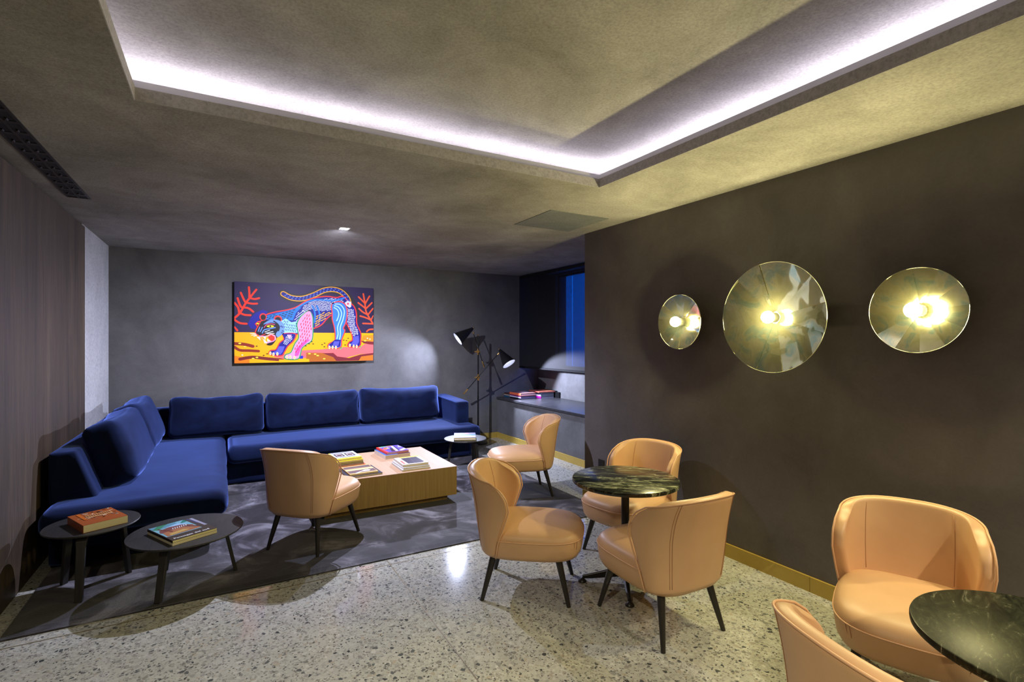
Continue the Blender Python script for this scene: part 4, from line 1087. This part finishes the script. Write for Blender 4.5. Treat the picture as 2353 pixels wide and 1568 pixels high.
def make_chair(label, group):
    t_ = thing('lounge_chair', label, 'chair', (0, 0, 0), 0, group)
    L_ = M['leather']
    st = MB().rings(chair_seat_rings()).build('seat', L_, t_, smooth=True)
    ring = chair_seat_rings()[4]
    MB().tube([(x*1.004, y*1.004, z+0.002) for x, y, z in ring], 0.0032, 6, closed=True).build('piping', M['piping'], st, smooth=True)
    # double seams down the front corners
    for yy_ in (-1, 1):
        sm_ = MB()
        for off in (0, 0.014):
            P = []
            for rg in chair_seat_rings()[1:5]:
                k = min(range(56), key=lambda q: abs(rg[q][1]-yy_*(0.185+off))+(0 if rg[q][0] > 0 else 9))
                p = rg[k]; P.append((p[0]+0.0006, yy_*(0.185+off)*(0.9+0.1*(p[2]-0.25)/0.11), p[2]))
            sm_.tube(P, 0.0012, 5)
        sm_.build('seam', M['stitch'], st, smooth=True)
    O = chair_geo(); NB = len(O)-1; NA = len(O[0])-1
    V = [p for r in O for p in r]; n = NA+1
    F = [(j*n+i, (j+1)*n+i, (j+1)*n+i+1, j*n+i+1) for j in range(NB) for i in range(NA)]
    bk = link('backrest', V, F, L_, t_, True)
    # normals of the sheet look outwards; thicken inwards
    c = bk.data.polygons[len(F)//2]
    sd_ = bk.modifiers.new('thick', 'SOLIDIFY'); sd_.thickness = 0.052; sd_.offset = -1.0 if c.normal.x < 0 else 1.0
    ss = bk.modifiers.new('subsurf', 'SUBSURF'); ss.levels = ss.render_levels = 2
    edge = [O[j][0] for j in range(0, NB+1)]+[O[NB][i] for i in range(1, NA+1)]+[O[j][NA] for j in range(NB-1, -1, -1)]
    MB().tube([(x+0.003, y*0.993, z-0.001) for x, y, z in edge], 0.0042, 8).build('piping', M['piping'], bk, smooth=True)
    for i in (8, NA-8):
        sm_ = MB()
        for k in (0, 1):
            P = []
            for j in range(1, NB+1):
                x, y, z = O[j][i]; q = O[j][i+1]; u = 0.006 if k else -0.006
                l = math.dist((x, y), q[:2]); dx, dy = (q[0]-x)/l, (q[1]-y)/l
                P.append((x+dx*u-0.0003, y+dy*u, z))
            sm_.tube(P, 0.0011, 5)
        sm_.build('seam', M['stitch'], bk, smooth=True)
        # the matching single seam on the inside
        P = []; sm_ = MB()
        for j in range(4, NB):
            p = Vector(O[j][i]); n_ = (Vector(O[j][i+1])-Vector(O[j][i-1])).cross(Vector(O[j+1][i])-Vector(O[j-1][i])).normalized()
            if n_.x < 0: n_ = -n_
            P.append(p+n_*0.0528)
        sm_.tube(P, 0.0012, 5)
        sm_.build('seam', M['stitch'], bk, smooth=True)
    for sx, sy in ((1, 1), (1, -1), (-1, 1), (-1, -1)):
        MB().cyl((0.185*sx, 0.16*sy, 0.262), (0.250*sx, 0.208*sy, 0.0), 0.021, 0.0115, 20).build('leg', M['leg_wood'], t_, smooth=True, autosmooth=40)
    return t_
CHAIRS = [
    (1.637, 2.668, -38.6, 0, 'peach leather chair left of the marble table, its back to the coffee table', 'peach leather chairs around the marble tables'),
    (2.064, 2.024, 88.0, 0, 'peach leather chair with its back to the camera, in front of the whole marble table', 'peach leather chairs around the marble tables'),
    (2.55, 2.784, 188.5, 0, 'peach leather chair between the dark wall and the whole marble table', 'peach leather chairs around the marble tables'),
    (0.611, 4.055, 44.4, RZ, 'peach leather chair on the rug with its back to the camera, facing the coffee table', 'peach leather chairs by the coffee table'),
    (2.579, 4.341, 163.4, RZ, 'peach leather chair seen from the side near the niche bench, facing the coffee table', 'peach leather chairs by the coffee table'),
    (2.521, 1.054, 202.5, 0, 'large peach leather chair against the dark wall, facing the cropped marble table', 'peach leather chairs around the marble tables'),
    (1.655, 0.641, -16.0, 0, 'nearest peach leather chair, cut off by the bottom right edge of the photo', 'peach leather chairs around the marble tables'),
]
first = None
for (x, y, a_, z_, lab, grp) in CHAIRS:
    if first is None:
        first = make_chair(lab, grp); first.location = (x, y, z_); first.rotation_euler = (0, 0, R(a_))
    else:
        dup(first, (x, y, z_), R(a_), lab, grp)

# ------------------------------------------------------------------ round marble cafe tables
def cafe_table(x, y, rz, r, mat, label, grot=0):
    t_ = thing('cafe_table', label, 'table', (x, y, 0), rz, 'round marble cafe tables')
    tp_ = MB().lathe([(0.0001, 0.628), (r-0.006, 0.628), (r-0.001, 0.632), (r, 0.638), (r, 0.646), (r-0.002, 0.651), (r-0.006, 0.653), (0.0001, 0.653)], 96).build('tabletop', mat, t_, smooth=True, autosmooth=35)
    MB().cyl((0, 0, 0.05), (0, 0, 0.61), 0.024, 0.024, 28).build('column', M['black_metal'], t_, smooth=True, autosmooth=40)
    MB().box(-0.075, 0.075, -0.075, 0.075, 0.612, 0.629).build('mounting_plate', M['black_metal'], t_, bevel=0.003)
    for k in range(4):
        a_ = math.pi/2*k; c_, s__ = math.cos(a_), math.sin(a_)
        rr = []
        for u, hw, z0, z1 in ((0.0, 0.022, 0.055, 0.110), (0.10, 0.018, 0.042, 0.085), (0.20, 0.014, 0.028, 0.055), (0.262, 0.011, 0.022, 0.040)):
            rr.append([(u*c_-w*s__, u*s__+w*c_, z) for w, z in ((-hw, z0), (hw, z0), (hw*0.6, z1), (-hw*0.6, z1))])
        f_ = MB().rings(rr).build('foot', M['black_metal'], t_, bevel=0.003)
        MB().lathe([(0.0001, 0), (0.026, 0), (0.026, 0.006), (0.016, 0.014), (0.008, 0.024), (0.0001, 0.026)], 24, 0, (0.262*c_, 0.262*s__, 0)).build('glide', M['black_plastic'], f_, smooth=True)
    return t_
for a in [
    (2.17, 2.405, R(143.5), 0.325, M['marble'], 'round table of streaked black and cream marble among three peach chairs'),
    (2.022, 0.491, R(20), 0.325, M['marble2'], 'round black marble table cut off by the bottom right corner of the photo'),
]: cafe_table(*a)

# ------------------------------------------------------------------ mirrored wall lamps
def sconce(y, z, r, mat, n, label, depth, wob, seed, tilt=(0, 0), bulb=0.037, power=38):
    t_ = thing('wall_lamp', label, 'wall lamp', (XR, y, z), 0, 'mirrored disc lamps on the dark wall')
    rnd = random.Random(seed)
    # faceted shallow dish facing the room (-x); n pressed sectors
    mb = MB(); K = 14
    base_x = -0.055
    for s_ in range(n):
        a0 = 2*math.pi*s_/n+0.15*seed; a1 = a0+2*math.pi/n; am = (a0+a1)/2
        tr = rnd.uniform(-wob, wob); tt = rnd.uniform(-wob, wob)
        g_ = []
        S_ = 6
        for i in range(K+1):
            rad = 0.03+(r-0.03)*i/K
            row = []
            for j in range(S_+1):
                a_ = a0+(a1-a0)*j/S_
                yy_, zz_ = rad*math.cos(a_), rad*math.sin(a_)
                xx_ = base_x-depth*(rad/r)
                # each pressed sector is nearly flat and leans its own way
                ch = 1-math.cos(a_-am)
                xx_ += depth*0.5*(rad/r)*ch*2+(tt*0.012*(a_-am)/(a1-a0)+tr*0.006)*(rad/r)
                row.append((xx_, yy_, zz_))
            g_.append(row)
        v = [p for row in g_ for p in row]; w = S_+1
        mb.add(v, [(i*w+j, i*w+j+1, (i+1)*w+j+1, (i+1)*w+j) for i in range(K) for j in range(S_)])
    d_ = mb.build('dish', mat, t_)
    so = d_.modifiers.new('thick', 'SOLIDIFY'); so.thickness = 0.003; so.offset = 0
    rim = [(base_x-depth, r*math.cos(2*math.pi*k/96), r*math.sin(2*math.pi*k/96)) for k in range(96)]
    MB().tube(rim, 0.0014, 6, closed=True).build('rim', M['pale_rim'], t_, smooth=True)
    q = MB().cyl((0, 0, 0), (-0.062, 0, 0), 0.045, 0.045, 32).cyl((-0.06, 0, 0), (-0.108, 0, 0), 0.031, 0.028, 32)
    q.build('socket', M['socket'], t_, smooth=True, autosmooth=40)
    MB().sphere((-0.106-bulb*0.8, 0, 0), bulb, 24).build('bulb', M['bulb_warm'], t_, smooth=True)
    return t_
for a in [
    (2.71, 1.643, 0.203, M['dich1'], 11, 'smallest mirrored disc wall lamp, leftmost of the three, nearest the niche', 0.045, 0.5, 1),
    (1.97, 1.647, 0.343, M['dich2'], 12, 'large mirrored disc wall lamp in the middle of the three', 0.055, 0.9, 2),
    (1.207, 1.651, 0.209, M['dich3'], 12, 'faceted mirrored disc wall lamp, rightmost of the three', 0.05, 0.25, 3),
]: sconce(*a)

# ------------------------------------------------------------------ floor lamp with two cones
def floor_lamp():
    bx, by = 3.27, 6.76
    t_ = thing('floor_lamp', 'tall black and brass floor lamp with two cone shades beside the sofa', 'floor lamp', (bx, by, 0))
    SN, CS = math.sin(R(29.595)), math.cos(R(29.595))
    rt = Vector((CS, -SN, 0)); fw = Vector((SN, CS, 0)); upv = Vector((0, 0, 1))
    P = lambda l, z, f=0.0: rt*l+fw*f+upv*z
    BM, BR = M['black_metal'], M['brass']
    MB().lathe([(0.0001, 0), (0.14, 0), (0.14, 0.022), (0.135, 0.026), (0.0001, 0.026)], 56).build('base', BM, t_, smooth=True, autosmooth=35)
    pole = MB().cyl((0, 0, 0.02), (0, 0, 0.70), 0.0125, 0.0125, 20).cyl((0, 0, 0.70), (0.0, 0, 1.585), 0.0105, 0.0105, 20).build('pole', BM, t_, smooth=True, autosmooth=40)
    MB().cyl((0, 0, 1.58), (0, 0, 1.60), 0.011, 0.008, 16).build('finial', BR, pole, smooth=True)
    def head(zj, tail, elbow, apex, rimc, rr):
        j = P(0, zj, -0.03)
        jt = MB().cyl((0, 0, zj-0.045), (0, 0, zj+0.045), 0.015, 0.015, 20).cyl(P(0, zj, -0.045), P(0, zj, 0.01), 0.022, 0.022, 20).cyl(P(-0.05, zj, -0.02), P(0.03, zj, -0.02), 0.010, 0.010, 14)
        jt.build('joint', BR, t_, smooth=True, autosmooth=40)
        arm = MB().cyl(tail, elbow, 0.0055, 0.0055, 12).build('arm', BM, t_, smooth=True)
        d_ = (elbow-tail).normalized()
        MB().cyl(tail-d_*0.01, tail+d_*0.085, 0.0105, 0.0105, 16).build('counterweight', BR, arm, smooth=True, autosmooth=40)
        MB().cyl(elbow-d_*0.03, elbow+d_*0.004, 0.009, 0.009, 12).build('arm_joint', BR, arm, smooth=True, autosmooth=40)
        ax = (rimc-apex); L_ = ax.length; ax.normalize(); q = ax.to_track_quat('Z', 'Y').to_matrix().to_4x4()
        sh = MB().lathe([(0.012, 0.0), (0.020, 0.012), (rr, L_)], 48); sh.xf(Matrix.Translation(apex) @ q)
        so_ = sh.build('lamp_shade', BM, t_, smooth=True)
        si = MB().lathe([(0.010, 0.006), (0.018, 0.014), (rr-0.0015, L_+0.0003)], 48); si.xf(Matrix.Translation(apex) @ q); si.build('shade_lining', M['lamp_in'], so_, smooth=True)
        MB().cyl(apex-ax*0.014, apex+ax*0.004, 0.008, 0.012, 14).build('shade_tip', BR, so_, smooth=True)
        bp = apex+ax*(L_*0.62)
        MB().sphere(bp, 0.026, 20).build('bulb', M['bulb_cool'], so_, smooth=True)
        return Vector((bx, by, 0))+apex+ax*(L_*1.0), ax
    # upper head looks left and down, lower head looks right and down
    h1 = head(1.344, P(0.088, 1.125, -0.05), P(-0.072, 1.63, -0.02), P(-0.072, 1.688, -0.02), P(-0.072-0.217, 1.688-0.159, -0.10), 0.100)
    h2 = head(0.968, P(-0.205, 0.735, -0.03), P(0.305, 1.325, -0.06), P(0.315, 1.376, -0.06), P(0.315+0.138, 1.376-0.204, -0.15), 0.100)
    return t_, h1, h2
flamp, H1, H2 = floor_lamp()
spot('floor_lamp_upper_beam', H1[0]+H1[1]*0.012, H1[0]+H1[1]+Vector((0, -0.50, 0.12)), 210, (0.66, 0.72, 1.0), 126, 1.0, 0.015)
spot('floor_lamp_lower_beam', H2[0]+H2[1]*0.012, H2[0]+H2[1]+Vector((0.28, 0, 0.12)), 110, (0.66, 0.72, 1.0), 108, 0.30, 0.015)
cb = MB().tube([(3.27, 7.035, 0.28), (3.285, 7.02, 0.20), (3.26, 7.0, 0.10), (3.29, 6.99, 0.02), (3.32, 6.97, 0.008)], 0.0035, 8)
cb = cb.build('power_cable', M['black_plastic'], smooth=True)
tag(cb, 'thin black lamp cable hanging from the wall socket on the back wall', 'cable')
